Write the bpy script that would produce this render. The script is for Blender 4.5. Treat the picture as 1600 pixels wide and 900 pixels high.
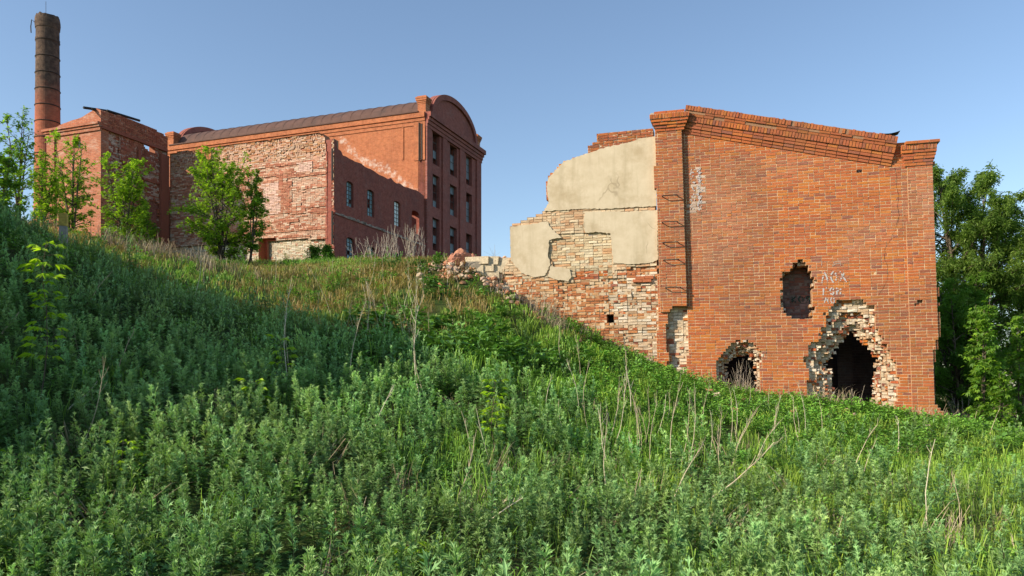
import bpy, math, random
import numpy as np
from mathutils import Vector, geometry
R = math.radians
F, HY = 1250.0, 605.0          # focal length and horizon row of the photograph, in its own pixels
SC = bpy.context.scene
for _o in list(bpy.data.objects): bpy.data.objects.remove(_o)
COL = SC.collection
# ------------------------------------------------------------------ camera, sky, sun, exposure
cam_d = bpy.data.cameras.new("camera"); cam = bpy.data.objects.new("camera", cam_d); COL.objects.link(cam)
cam_d.sensor_width = 36.0; cam_d.lens = F/1600*36.0
cam_d.shift_y = (HY-450)/1600.0
cam_d.clip_start = 0.1; cam_d.clip_end = 6000
cam.location = (0,0,0); cam.rotation_euler = (R(90),0,0)      # heights are measured from the eye
SC.camera = cam
SUN_AZ, SUN_EL = R(202.0), R(27.0)        # towards the sun, anticlockwise from +X
sdir = Vector((math.cos(SUN_AZ)*math.cos(SUN_EL), math.sin(SUN_AZ)*math.cos(SUN_EL), math.sin(SUN_EL)))
w = bpy.data.worlds.new("World"); SC.world = w; w.use_nodes = True
nt = w.node_tree; nt.nodes.clear()
sky = nt.nodes.new("ShaderNodeTexSky"); sky.sky_type = 'NISHITA'; sky.sun_disc = False
sky.sun_elevation = SUN_EL; sky.sun_rotation = R(90)-SUN_AZ
sky.altitude = 150; sky.air_density = 1.0; sky.dust_density = 0.6; sky.ozone_density = 1.6
bg = nt.nodes.new("ShaderNodeBackground"); bg.inputs[1].default_value = 0.105
wo = nt.nodes.new("ShaderNodeOutputWorld")
nt.links.new(sky.outputs[0], bg.inputs[0]); nt.links.new(bg.outputs[0], wo.inputs[0])
sun_d = bpy.data.lights.new("sun", 'SUN'); sun_d.energy = 3.7; sun_d.angle = R(0.5); sun_d.color = (1.0,0.88,0.70)
sun = bpy.data.objects.new("sun", sun_d); COL.objects.link(sun)
sun.rotation_euler = (-sdir).to_track_quat('-Z','Y').to_euler()
sun.location = (-20,-10,30)
SC.view_settings.view_transform = 'Standard'; SC.view_settings.look = 'None'
SC.view_settings.exposure = 0.88; SC.view_settings.gamma = 1.0
SC.view_settings.use_curve_mapping = False
SC.render.engine = 'CYCLES'
try:
    SC.cycles.use_denoising = True; SC.cycles.max_bounces = 6; SC.cycles.transparent_max_bounces = 8
except Exception: pass

# ------------------------------------------------------------------ helpers
def rng(s): return np.random.default_rng(s)
def _hash(ix, iy, seed):
    h = (ix.astype(np.int64)*374761393 + iy.astype(np.int64)*668265263 + seed*974634541) & 0x7fffffff
    h = (h ^ (h >> 13))*1274126177 & 0x7fffffff
    return ((h ^ (h >> 16)) & 0xffff)/65535.0
def vnoise(x, y, seed=0):
    x = np.asarray(x, float); y = np.asarray(y, float)
    ix, iy = np.floor(x), np.floor(y); fx, fy = x-ix, y-iy
    fx = fx*fx*(3-2*fx); fy = fy*fy*(3-2*fy)
    a = _hash(ix,iy,seed); b = _hash(ix+1,iy,seed); c = _hash(ix,iy+1,seed); d = _hash(ix+1,iy+1,seed)
    return (a*(1-fx)+b*fx)*(1-fy) + (c*(1-fx)+d*fx)*fy
def fbm(x, y, seed=0, o=3):
    s = 0; t = 0; am = 1
    for k in range(o):
        s = s+am*vnoise(np.asarray(x)*2**k, np.asarray(y)*2**k, seed+k*17); t += am; am *= .5
    return s/t
def inpoly(x, y, poly):
    x = np.asarray(x, float); y = np.asarray(y, float); r = np.zeros(x.shape, bool); n = len(poly)
    for i in range(n):
        x0, y0 = poly[i]; x1, y1 = poly[(i+1) % n]
        if y0 == y1: continue
        c = ((y0 > y) != (y1 > y)) & (x < (x1-x0)*(y-y0)/(y1-y0)+x0)
        r ^= c
    return r

class MB:
    """collects vertices and faces for ONE mesh object"""
    def __init__(s): s.v=[]; s.q=[]; s.t=[]; s.c=[]; s.w=[]; s.n=0; s.sm=False
    def add(s, v, q=None, t=None, col=(.5,.5,.5), wp=None):
        v = np.asarray(v, float).reshape(-1,3); k = len(v)
        if k == 0: return
        s.v.append(v)
        if q is not None and len(q): s.q.append(np.asarray(q, np.int64).reshape(-1,4)+s.n)
        if t is not None and len(t): s.t.append(np.asarray(t, np.int64).reshape(-1,3)+s.n)
        col = np.asarray(col, float)
        s.c.append(np.broadcast_to(col, (k,3)) if col.ndim == 1 else col)
        s.w.append(v if wp is None else np.asarray(wp, float).reshape(-1,3))
        s.n += k
    def boxes(s, lo, hi, fr, jit=0.0, col=(.5,.5,.5), r=None, back=False, warp=False):
        """lo, hi: (n,3) in frame coords (a,b,d); fr = (O,A,B,N)"""
        lo = np.asarray(lo,float).reshape(-1,3); hi = np.asarray(hi,float).reshape(-1,3); n = len(lo)
        if n == 0: return
        sel = np.array([[0,0,0],[1,0,0],[1,1,0],[0,1,0],[0,0,1],[1,0,1],[1,1,1],[0,1,1]], float)
        p = lo[:,None,:]*(1-sel)+hi[:,None,:]*sel
        if jit: 
            jj = (r or rng(1)).uniform(-jit, jit, p.shape); p = p+jj
        P = fr_map(fr, sag(p.reshape(-1,3)) if warp else p.reshape(-1,3))
        f = np.array([[4,5,6,7],[0,1,5,4],[1,2,6,5],[2,3,7,6],[3,0,4,7]]+([[3,2,1,0]] if back else []))
        q = (np.arange(n)[:,None,None]*8+f[None]).reshape(-1,4)
        col = np.asarray(col, float)
        if col.ndim == 2: col = np.repeat(col, 8, 0)
        s.add(P, q, col=col, wp=np.c_[p.reshape(-1,3)[:,0], p.reshape(-1,3)[:,1], p.reshape(-1,3)[:,2]])
    def box(s, lo, hi, fr=None, col=(.5,.5,.5), jit=0):
        s.boxes([lo],[hi], fr or WF, jit, col, back=True)
    def tube(s, pts, rad, n=6, col=(.4,.35,.25), cap=True):
        pts = np.asarray(pts, float); m = len(pts); rad = np.broadcast_to(np.asarray(rad,float),(m,))
        tg = np.gradient(pts, axis=0); tg /= np.linalg.norm(tg,axis=1)[:,None]+1e-9
        up = np.array([0.31,0.17,0.93]); 
        if abs(tg[0]@up) > .9: up = np.array([1,0.1,0])
        x = np.cross(tg, up); x /= np.linalg.norm(x,axis=1)[:,None]+1e-9; y = np.cross(tg, x)
        an = np.arange(n)*2*np.pi/n
        ring = pts[:,None,:]+rad[:,None,None]*(np.cos(an)[None,:,None]*x[:,None,:]+np.sin(an)[None,:,None]*y[:,None,:])
        v = ring.reshape(-1,3); i = np.arange(m-1)[:,None]*n; j = np.arange(n)[None]; j2 = (j+1)%n
        q = np.stack([i+j, i+j2, i+n+j2, i+n+j],-1).reshape(-1,4)
        t = []
        if cap:
            c0 = len(v); v = np.vstack([v, pts[0], pts[-1]])
            t = [[c0,(k+1)%n,k] for k in range(n)]+[[c0+1,(m-1)*n+k,(m-1)*n+(k+1)%n] for k in range(n)]
        s.add(v, q, t, col)
    def build(s, name, mat, parent=None, loc=None, smooth=False):
        me = bpy.data.meshes.new(name)
        v = np.vstack(s.v) if s.v else np.zeros((0,3))
        if loc is not None: v = v-np.asarray(loc,float)
        q = np.vstack(s.q) if s.q else np.zeros((0,4),np.int64); t = np.vstack(s.t) if s.t else np.zeros((0,3),np.int64)
        nq, n3 = len(q), len(t)
        me.vertices.add(len(v)); me.vertices.foreach_set('co', v.astype(np.float32).ravel())
        me.loops.add(nq*4+n3*3); me.loops.foreach_set('vertex_index', np.r_[q.ravel(), t.ravel()].astype(np.int32))
        me.polygons.add(nq+n3)
        me.polygons.foreach_set('loop_start', np.r_[np.arange(nq)*4, nq*4+np.arange(n3)*3].astype(np.int32))
        me.polygons.foreach_set('use_smooth', np.full(nq+n3, bool(smooth)))
        c = np.vstack(s.c); c = np.c_[c, np.ones(len(c))]
        a = me.color_attributes.new('col','FLOAT_COLOR','POINT'); a.data.foreach_set('color', c.astype(np.float32).ravel())
        a = me.attributes.new('wp','FLOAT_VECTOR','POINT'); a.data.foreach_set('vector', np.vstack(s.w).astype(np.float32).ravel())
        me.update(calc_edges=True); me.validate()
        me.materials.append(mat)
        o = bpy.data.objects.new(name, me); COL.objects.link(o)
        if parent is not None: o.parent = parent
        if loc is not None: o.location = loc
        return o

def fr_map(fr, p):
    O,A,B,N = [np.asarray(k,float) for k in fr]
    return O+p[:,0:1]*A+p[:,1:2]*B+p[:,2:3]*N
WF = ((0,0,0),(1,0,0),(0,1,0),(0,0,1))

def tag(o, label=None, cat=None, group=None, kind=None):
    for k, v in (('label',label),('category',cat),('group',group),('kind',kind)):
        if v: o[k] = v
    return o
def empty(name, loc, rz=0, label=None, cat=None, group=None):
    o = bpy.data.objects.new(name, None); COL.objects.link(o); o.location = loc; o.rotation_euler = (0,0,rz)
    o.empty_display_size = .3
    return tag(o, label, cat, group)
def copy_tree(o, parent=None):
    c = o.copy(); COL.objects.link(c)
    if parent is not None: c.parent = parent
    for ch in list(o.children): copy_tree(ch, c)
    return c

def prism(mb, poly, d0, d1, fr, col=(.5,.5,.5), holes=(), jit=0, r=None):
    """slab with outline poly (and holes) in frame coords between depths d0 (back) and d1 (front)"""
    loops = [list(poly)]+[list(h) for h in holes]
    def area(p): return sum(p[i][0]*p[(i+1)%len(p)][1]-p[(i+1)%len(p)][0]*p[i][1] for i in range(len(p)))/2
    loops = [l if (area(l) > 0) == (k == 0) else l[::-1] for k, l in enumerate(loops)]
    tri = geometry.tessellate_polygon([[Vector((x,y,0)) for x,y in l] for l in loops])
    flat = np.array([p for l in loops for p in l], float); n = len(flat)
    T = []
    for a,b,c in tri:
        if (flat[b][0]-flat[a][0])*(flat[c][1]-flat[a][1])-(flat[b][1]-flat[a][1])*(flat[c][0]-flat[a][0]) < 0: a,b = b,a
        T.append((a,b,c))
    T = np.array(T)
    for d, tt in ((d1,T),(d0,T[:,::-1])):
        p = np.c_[flat, np.full(n,d)]
        mb.add(fr_map(fr,p), t=tt, col=col, wp=p)
    k = 0
    for l in loops:
        m = len(l); i = np.arange(m); j = (i+1)%m
        L = np.array(l,float)
        v = np.stack([np.c_[L[i],np.full(m,d0)],np.c_[L[j],np.full(m,d0)],np.c_[L[j],np.full(m,d1)],np.c_[L[i],np.full(m,d1)]],1).reshape(-1,3)
        per = np.cumsum(np.r_[0,np.linalg.norm(L[j]-L[i],axis=1)])
        wp = v.copy()
        horiz = np.abs(L[j]-L[i])[:,0] > np.abs(L[j]-L[i])[:,1]
        wp = np.where(np.repeat(horiz,4)[:,None], np.c_[v[:,0], v[:,2]+.05, v[:,1]*0], np.c_[v[:,2]+.05, v[:,1], v[:,0]*0])
        mb.add(fr_map(fr,v), np.arange(4*m).reshape(-1,4), col=col, wp=wp)

def densify(poly, step, jit, r, closed=True):
    r = r or rng(0)
    out = []; n = len(poly)
    for i in range(n if closed else n-1):
        p, q = np.array(poly[i],float), np.array(poly[(i+1)%n],float)
        k = max(1, int(np.linalg.norm(q-p)/step))
        for j in range(k): out.append(tuple(p+(q-p)*j/k+(r.uniform(-jit,jit,2) if j else 0)))
    if not closed: out.append(tuple(poly[-1]))
    return out

CW, CH = .065, .077
def sag(p):
    q = np.array(p,float); q[:,1] += .030*(vnoise(q[:,0]*.45+7,q[:,1]*.6,5)-.5)+.008*(vnoise(q[:,0]*2.3,q[:,1]*3,6)-.5); return q
def brickwork(mb, fr_, a0, a1, b0, b1, mask, colf, depth=.13, proud=.007, jit=.002, relief=None, mortar=(.42,.33,.23), seed=0,
              headers=.30, ch=CH, cw=CW, mort_relief=0.0, joint=.0165, missing=0.0, rough_bond=False):
    """individual bricks and their bed of mortar; mask(a,b)->bool says where the wall exists (half-brick cells)"""
    fr = fr_; r = rng(seed); ni = int(round((a1-a0)/cw)); nr = int(round((b1-b0)/ch))
    ii, rr = np.meshgrid(np.arange(ni), np.arange(nr)); A = a0+(ii+.5)*cw; B = b0+(rr+.5)*ch
    m = mask(A, B)
    lo=[]; hi=[]; ctr=[]
    for k in range(nr):
        i = -(k % 2)*2-int(r.integers(0,2)) if rough_bond else -(k % 2)*2
        while i < ni:
            L = 2 if r.random() < headers else 4
            c = [x for x in range(i, i+L) if 0 <= x < ni and m[k,x]]
            if c and (not missing or r.random() > missing):
                x0 = a0+c[0]*cw; x1 = a0+(c[-1]+1)*cw; z0 = b0+k*ch
                lo.append((x0+joint/2, z0+joint/2)); hi.append((x1-joint/2, z0+ch-joint/2))
            i += L
    if not lo: return
    lo = np.array(lo); hi = np.array(hi); n = len(lo); c = (lo+hi)/2
    d = r.uniform(-.003,.004,n)
    rel = relief(c[:,0],c[:,1],r) if relief else 0
    d = d+rel
    col = colf(c[:,0],c[:,1],r,np.asarray(rel)+np.zeros(n))
    tilt = jit
    mb.boxes(np.c_[lo, np.full(n,-depth)], np.c_[hi, d], fr, tilt, col, r, warp=True)
    # mortar bed
    k, i = np.nonzero(m); x0 = a0+i*cw; z0 = b0+k*ch
    dm = np.full(len(k), -proud)+r.uniform(-.003,.002,len(k))
    if relief: 
        rm = relief(x0+cw/2, z0+ch/2, r); dm = dm+np.minimum(rm, 0)-mort_relief*r.random(len(k))
    p = np.stack([np.c_[x0,z0,dm],np.c_[x0+cw,z0,dm],np.c_[x0+cw,z0+ch,dm],np.c_[x0,z0+ch,dm]],1).reshape(-1,3)
    mc = np.asarray(mortar)[None]*r.uniform(.8,1.15,(len(k),1))
    mb.add(fr_map(fr,sag(p)), np.arange(len(p)).reshape(-1,4), col=np.repeat(mc,4,0), wp=p)
    pad = np.pad(m, 1)
    for dk, di, e0, e1 in ((-1,0,(0,0),(1,0)),(1,0,(1,1),(0,1)),(0,-1,(0,1),(0,0)),(0,1,(1,0),(1,1))):
        nb = pad[1+dk:1+dk+nr, 1+di:1+di+ni]; k, i = np.nonzero(m & ~nb)
        if not len(k): continue
        x0 = a0+i*cw; z0 = b0+k*ch; xa,za = x0+e0[0]*cw, z0+e0[1]*ch; xb,zb = x0+e1[0]*cw, z0+e1[1]*ch
        f = np.full(len(k), -proud-.004); g = np.full(len(k), -depth)
        p = np.stack([np.c_[xa,za,f],np.c_[xa,za,g],np.c_[xb,zb,g],np.c_[xb,zb,f]],1).reshape(-1,3)
        mb.add(fr_map(fr,sag(p)), np.arange(len(p)).reshape(-1,4), col=np.asarray(mortar)*np.array([.72,.5,.4]), wp=p)

# ------------------------------------------------------------------ materials
def newmat(name):
    m = bpy.data.materials.new(name); m.use_nodes = True; n = m.node_tree; n.nodes.clear()
    o = n.nodes.new('ShaderNodeOutputMaterial'); p = n.nodes.new('ShaderNodeBsdfPrincipled'); n.links.new(p.outputs[0], o.inputs[0])
    return m, n, p, o
def nd(n, t, **k):
    x = n.nodes.new(t)
    for a, b in k.items(): setattr(x, a, b)
    return x
def ramp(n, fac, stops):
    x = n.nodes.new('ShaderNodeValToRGB'); e = x.color_ramp.elements
    while len(e) > len(stops): e.remove(e[-1])
    while len(e) < len(stops): e.new(1)
    for k, (p, c) in enumerate(stops): e[k].position = p; e[k].color = (*c,1) if len(c) == 3 else c
    n.links.new(fac, x.inputs[0]); return x.outputs[0]
def mixc(n, f, a, b, mode='MIX'):
    x = n.nodes.new('ShaderNodeMix'); x.data_type='RGBA'; x.blend_type = mode; x.clamp_result = False
    for s, v in ((0,f),(6,a),(7,b)):
        if hasattr(v,'links'): n.links.new(v, x.inputs[s])
        else: x.inputs[s].default_value = v if s == 0 else (*v,1)
    return x.outputs[2]
def noise(n, vec, scale, detail=4, rough=.6):
    x = n.nodes.new('ShaderNodeTexNoise'); x.inputs['Scale'].default_value = scale; x.inputs['Detail'].default_value = detail
    x.inputs['Roughness'].default_value = rough
    if vec is not None: n.links.new(vec, x.inputs['Vector'])
    return x.outputs[0]
def bump(n, p, h, strength=.5, dist=.01):
    b = n.nodes.new('ShaderNodeBump'); b.inputs['Strength'].default_value = strength; b.inputs['Distance'].default_value = dist
    n.links.new(h, b.inputs['Height']); n.links.new(b.outputs[0], p.inputs['Normal'])

def mat_masonry(name, grime=.35, grime_col=(.10,.075,.06), white=.0, fine=1.0, stain_scale=.7):
    """colour of each brick from its own attribute, weathered by noise"""
    m, n, p, o = newmat(name)
    a = nd(n,'ShaderNodeAttribute', attribute_name='col'); tc = nd(n,'ShaderNodeTexCoord'); ob = tc.outputs['Object']
    f = noise(n, ob, 38, 5, .7); c = mixc(n, 1.0, a.outputs[0], ramp(n, f, [(.25,(.62,.6,.58)),(.5,(1,1,1)),(.75,(1.3,1.28,1.25))]), 'MULTIPLY')
    g = noise(n, ob, stain_scale, 6, .65); gm = ramp(n, g, [(.48,(0,0,0)),(.72,(grime,)*3)])
    c = mixc(n, gm, c, grime_col)
    if white:
        s = noise(n, ob, 2.1, 7, .75); sm = ramp(n, s, [(.56,(0,0,0)),(.66,(white,)*3)]); c = mixc(n, sm, c, (.62,.52,.42))
    n.links.new(c, p.inputs['Base Color']); p.inputs['Roughness'].default_value = .92
    p.inputs['Specular IOR Level'].default_value = .15
    bump(n, p, f, .55, .008*fine)
    return m

def mat_bricktex(name, c1, c2, mortar, msize=.012, white=.0, white_col=(.62,.5,.42), grime=.3, grime_col=(.08,.06,.055), patch=None, bumpd=.012, streak=0.0, wscale=1.1):
    m, n, p, o = newmat(name)
    a = nd(n,'ShaderNodeAttribute', attribute_name='wp'); v = a.outputs['Vector']; tc = nd(n,'ShaderNodeTexCoord'); ob = tc.outputs['Object']
    b = nd(n,'ShaderNodeTexBrick'); n.links.new(v, b.inputs['Vector'])
    b.inputs['Scale'].default_value = 1; b.inputs['Brick Width'].default_value = .26; b.inputs['Row Height'].default_value = .077
    b.inputs['Mortar Size'].default_value = msize/2; b.inputs['Mortar Smooth'].default_value = .25; b.inputs['Bias'].default_value = 0
    b.inputs['Color1'].default_value = (*c1,1); b.inputs['Color2'].default_value = (*c2,1); b.inputs['Mortar'].default_value = (*mortar,1)
    c = b.outputs[0]
    f = noise(n, ob, 5, 6, .7); c = mixc(n, 1.0, c, ramp(n, f, [(.3,(.72,.7,.68)),(.5,(1,1,1)),(.7,(1.25,1.22,1.2))]), 'MULTIPLY')
    g = noise(n, ob, .55, 6, .65); c = mixc(n, ramp(n, g, [(.48,(0,0,0)),(.7,(grime,)*3)]), c, grime_col)
    h = f
    if white:
        mp = nd(n,'ShaderNodeMapping'); n.links.new(v, mp.inputs[0]); mp.inputs['Scale'].default_value = (.45 if streak else 1,1.6 if streak else 1,1)
        s = noise(n, mp.outputs[0], wscale*2, 8, .78); c = mixc(n, ramp(n, s, [(.52,(0,0,0)),(.64,(white,)*3)]), c, white_col)
    if patch:
        a2 = nd(n,'ShaderNodeAttribute', attribute_name='col'); 
        s2 = noise(n, ob, 3.0, 8, .8)
        mu = nd(n,'ShaderNodeMath', operation='MULTIPLY'); n.links.new(a2.outputs['Fac'], mu.inputs[0]); n.links.new(s2, mu.inputs[1])
        c = mixc(n, ramp(n, mu.outputs[0], [(.36,(0,0,0)),(.46,(.9,.9,.9))]), c, patch)
    n.links.new(c, p.inputs['Base Color']); p.inputs['Roughness'].default_value = .9; p.inputs['Specular IOR Level'].default_value = .15
    ad = nd(n,'ShaderNodeMath', operation='MULTIPLY_ADD'); n.links.new(b.outputs[1], ad.inputs[0]); ad.inputs[1].default_value = -.8; n.links.new(f, ad.inputs[2])
    bump(n, p, ad.outputs[0], .6, bumpd)
    return m

def mat_simple(name, c0, c1, scale=6, rough=.85, bumpd=.01, spec=.2, metal=0, stain=None, vec='Object', detail=6):
    m, n, p, o = newmat(name); tc = nd(n,'ShaderNodeTexCoord'); ob = tc.outputs[vec]
    f = noise(n, ob, scale, detail, .65); c = ramp(n, f, [(.3,c0),(.7,c1)])
    if stain:
        g = noise(n, ob, stain[0], 6, .7); c = mixc(n, ramp(n, g, [(.5,(0,0,0)),(.68,(stain[1],)*3)]), c, stain[2])
    n.links.new(c, p.inputs['Base Color']); p.inputs['Roughness'].default_value = rough; p.inputs['Specular IOR Level'].default_value = spec
    p.inputs['Metallic'].default_value = metal
    if bumpd: bump(n, p, f, .6, bumpd)
    return m

def mat_leaf(name, trans=.5, rough=.5, tint=(1,1,1)):
    m, n, p, o = newmat(name); a = nd(n,'ShaderNodeAttribute', attribute_name='col')
    tc = nd(n,'ShaderNodeTexCoord'); f = noise(n, tc.outputs['Object'], 1.3, 3, .6)
    c = mixc(n, 1.0, a.outputs[0], ramp(n, f, [(.3,(.8,.82,.8)),(.7,(1.2,1.16,1.1))]), 'MULTIPLY')
    n.links.new(c, p.inputs['Base Color']); p.inputs['Roughness'].default_value = rough; p.inputs['Specular IOR Level'].default_value = .3
    t = nd(n,'ShaderNodeBsdfTranslucent'); hs = nd(n,'ShaderNodeMix', data_type='RGBA', blend_type='MULTIPLY'); hs.inputs[0].default_value = 1
    n.links.new(c, hs.inputs[6]); hs.inputs[7].default_value = (1.25,1.35,.55,1); n.links.new(hs.outputs[2], t.inputs[0])
    mx = nd(n,'ShaderNodeMixShader'); mx.inputs[0].default_value = trans
    n.links.new(p.outputs[0], mx.inputs[1]); n.links.new(t.outputs[0], mx.inputs[2]); n.links.new(mx.outputs[0], o.inputs[0])
    return m

def mat_vcol(name, rough=.85, bumpd=.004, scale=30):
    m, n, p, o = newmat(name); a = nd(n,'ShaderNodeAttribute', attribute_name='col'); tc = nd(n,'ShaderNodeTexCoord')
    f = noise(n, tc.outputs['Object'], scale, 4, .65); c = mixc(n, 1.0, a.outputs[0], ramp(n, f, [(.3,(.7,.7,.7)),(.7,(1.25,1.25,1.25))]), 'MULTIPLY')
    n.links.new(c, p.inputs['Base Color']); p.inputs['Roughness'].default_value = rough; p.inputs['Specular IOR Level'].default_value = .2
    bump(n, p, f, .5, bumpd)
    return m

M_brick = mat_masonry('orange_brick', .22, (.13,.075,.05))
M_pale = mat_masonry('limewashed_brick', .25, (.2,.12,.07))
M_rubble = mat_masonry('eroded_brick', .3, (.22,.11,.05))
M_strip = mat_masonry('stripped_brick', .3, (.16,.07,.045), fine=2)
M_soot_shade = mat_masonry('soot_and_shade_brick', .5, (.03,.028,.03))  # soot on the window infill; also used for the painted shade panels
M_plaster = mat_simple('beige_plaster', (.50,.415,.285), (.60,.51,.37), 3.2, .9, .006, .1, stain=(1.1,.65,(.37,.285,.17)))
def _cracks():
    n = M_plaster.node_tree; p = [k for k in n.nodes if k.type == 'BSDF_PRINCIPLED'][0]; src = p.inputs['Base Color'].links[0].from_socket
    tc = nd(n,'ShaderNodeTexCoord'); nz = nd(n,'ShaderNodeTexNoise'); nz.inputs['Scale'].default_value = 2.2; n.links.new(tc.outputs['Object'], nz.inputs['Vector'])
    mx = nd(n,'ShaderNodeMix', data_type='VECTOR'); mx.inputs[0].default_value = .28; n.links.new(tc.outputs['Object'], mx.inputs[4]); n.links.new(nz.outputs['Color'], mx.inputs[5])
    v = nd(n,'ShaderNodeTexVoronoi', feature='DISTANCE_TO_EDGE'); v.inputs['Scale'].default_value = 1.15; n.links.new(mx.outputs[1], v.inputs['Vector'])
    line = ramp(n, v.outputs['Distance'], [(.0,(1,1,1)),(.007,(.7,.7,.7)),(.014,(0,0,0))]); gate = ramp(n, noise(n, tc.outputs['Object'], .9, 3, .5), [(.53,(0,0,0)),(.62,(.45,.45,.45))])
    m_ = nd(n,'ShaderNodeMath', operation='MULTIPLY'); n.links.new(line, m_.inputs[0]); n.links.new(gate, m_.inputs[1])
    c = mixc(n, m_.outputs[0], src, (.16,.12,.07))
    mp = nd(n,'ShaderNodeMapping'); mp.inputs['Scale'].default_value = (5,5,.5); n.links.new(tc.outputs['Object'], mp.inputs[0])
    st = ramp(n, noise(n, mp.outputs[0], 1.0, 5, .65), [(.5,(0,0,0)),(.72,(.4,.4,.4))]); c = mixc(n, st, c, (.33,.27,.17))
    n.links.new(c, p.inputs['Base Color'])
_cracks()
M_steel = mat_simple('rusty_steel', (.018,.015,.014), (.045,.03,.022), 20, .8, .002, .4)
M_paint = mat_simple('chalk_paint', (.36,.33,.32), (.55,.52,.5), 30, .9, .002, .1)
M_darkpaint = mat_simple('dark_paint', (.02,.045,.04), (.04,.07,.06), 30, .9, .002, .1)
M_leaf = mat_leaf('leaf_green')
M_weed = mat_leaf('weed_leaf', .22, .55)
M_dry = mat_vcol('dry_stem', .9, .002)
M_bark = mat_simple('bark', (.06,.045,.03), (.16,.125,.09), 14, .9, .01)
M_stone = mat_vcol('loose_masonry', .95, .012, 18)
M_glass = mat_simple('sky_reflect_glass', (.14,.18,.20), (.27,.32,.34), 3, .3, 0, .5)  # pale blue-grey tone paints the sky's reflection into the panes
# ------------------------------------------------------------------ terrain: a hillside fitted through measured points and an added unseen crest (thin-plate spline)
def px(x, y, Y): return ((x-800)/F*Y, Y, (HY-y)/F*Y)
TP = [px(0,930,5.2),px(800,945,5.8),px(1600,935,6.2),px(0,760,7.4),px(400,800,7.2),px(800,800,8.2),px(1200,790,9.2),px(1600,800,9.2),
      px(0,615,9.5),px(0,480,12.3),px(0,375,16),px(120,407,16.6),px(250,458,17.2),px(400,510,16.6),px(560,550,15.2),
      px(150,515,13),px(300,620,10.6),px(420,595,12.4),px(250,550,12.6),px(60,420,14.4),px(330,520,14.6),px(480,565,13.8),px(600,700,9.8),px(700,545,15.6),px(800,640,12.6),px(800,572,15.5),
      px(600,462,21),px(480,440,24),px(330,428,29),px(500,420,29),px(650,420,30),px(400,411,37.5),px(520,408,37.5),px(260,415,36),
      px(680,415,31),px(720,420,25.5),px(700,470,20.5),px(760,480,20),px(900,620,14.5),px(1000,760,10.3),px(1000,660,13.2),
      px(1400,770,10.6),px(1200,680,14),px(1350,690,15.5),px(1600,720,14),
      # along the foot of the ruin
      (10.8,19.9,-1.12),(8.2,20.7,-.62),(5.6,21.4,-.40),(4.72,21.7,-.12),(2.7,22.4,.85),(1.45,22.6,1.6),(.0,23.2,2.75),(-1.1,23.6,3.55),
      (11,24,-1.15),(6,25.5,-.7),(2,27.5,1.8),(16,21,-1.35),(15,26,-1.3),(22,22,-1.7),(22,34,-1.2),
      (0,0,-1.6),(-4,1,-1.3),(4,1,-1.75),(0,-6,-2.2),(9,4,-1.9),(-9,4,.6),(-8.3,8.5,2.1),(-12.5,12,7.0),(-12.2,8.5,6.0),(-13.6,15.5,6.2),(-16.5,13,7.8),(-17,18,5.9),(-20,20,5.7),(-20,6,7.0),(-11,19,3.4),(-8.2,20.5,2.75),(-5.2,20.5,2.0),(-30,10,5.6),(-30,25,7),  # high points far left: unseen crest added to shade the bank
      (-16,24,4.9),(-12.0,25,4.3),(-8,25,3.6),(-20,30,5.6),(-25,38,5.9),(-14,38,5.95),(-8,40,6.0),(-3,45,6.0),(-8,52,6.0),(-20,55,6.0),(3,60,6.0),(-25,60,6),(3,45,5.0),(6,38,3.4),
      (14,45,0),(20,60,.5),(-40,40,6.5),(-60,20,7),(-60,80,6.5),(40,40,-2),(60,80,-1),(0,120,6),(40,10,-3),(0,-40,-5),(-50,-30,2),(50,-40,-6),(60,120,1),(-60,140,6)]
TP = np.array(TP); _X = TP[:,:2]/10; _n = len(TP)
def _U(r2): return np.where(r2 > 1e-12, r2*np.log(np.maximum(r2,1e-12))*.5, 0)
_d = ((_X[:,None]-_X[None])**2).sum(-1)
_A = np.zeros((_n+3,_n+3)); _A[:_n,:_n] = _U(_d)+np.eye(_n)*.003; _A[:_n,_n] = 1; _A[:_n,_n+1:] = _X; _A[_n,:_n] = 1; _A[_n+1:,:_n] = _X.T
_w = np.linalg.solve(_A, np.r_[TP[:,2],0,0,0])
def ground_z(x, y):
    x = np.asarray(x,float); y = np.asarray(y,float); sh = x.shape; q = np.stack([x.ravel(), y.ravel()],1)/10
    out = np.empty(len(q))
    for s in range(0,len(q),20000):
        k = q[s:s+20000]; out[s:s+20000] = _U(((k[:,None]-_X[None])**2).sum(-1))@_w[:_n]+_w[_n]+k@_w[_n+1:]
    rad = np.hypot(q[:,0]*10, q[:,1]*10-20); far = np.where(q[:,0] < .6, 5.5, -1.0)
    k = np.clip((rad-90)/80,0,1); out = out*(1-k)+far*k
    out = out+.10*(fbm(q[:,0]*7, q[:,1]*7, 5)-.5)*np.clip(rad/6,0,1)
    return out.reshape(sh)
def gz(x, y): return float(ground_z(np.array([x]), np.array([y]))[0])
def proj(x, y, z): return 800+F*x/np.maximum(y,.1), HY-F*z/np.maximum(y,.1)
def ray_ground(pxx, pyy, y0=3.0, y1=70.0):
    """the point of the hillside that the photograph shows at this pixel"""
    Y = np.linspace(y0,y1,1400); X = (pxx-800)/F*Y; Z = (HY-pyy)/F*Y; g = ground_z(X,Y); k = np.nonzero(g >= Z)[0]
    k = k[0] if len(k) else len(Y)-1
    return X[k], Y[k], g[k]

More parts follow.
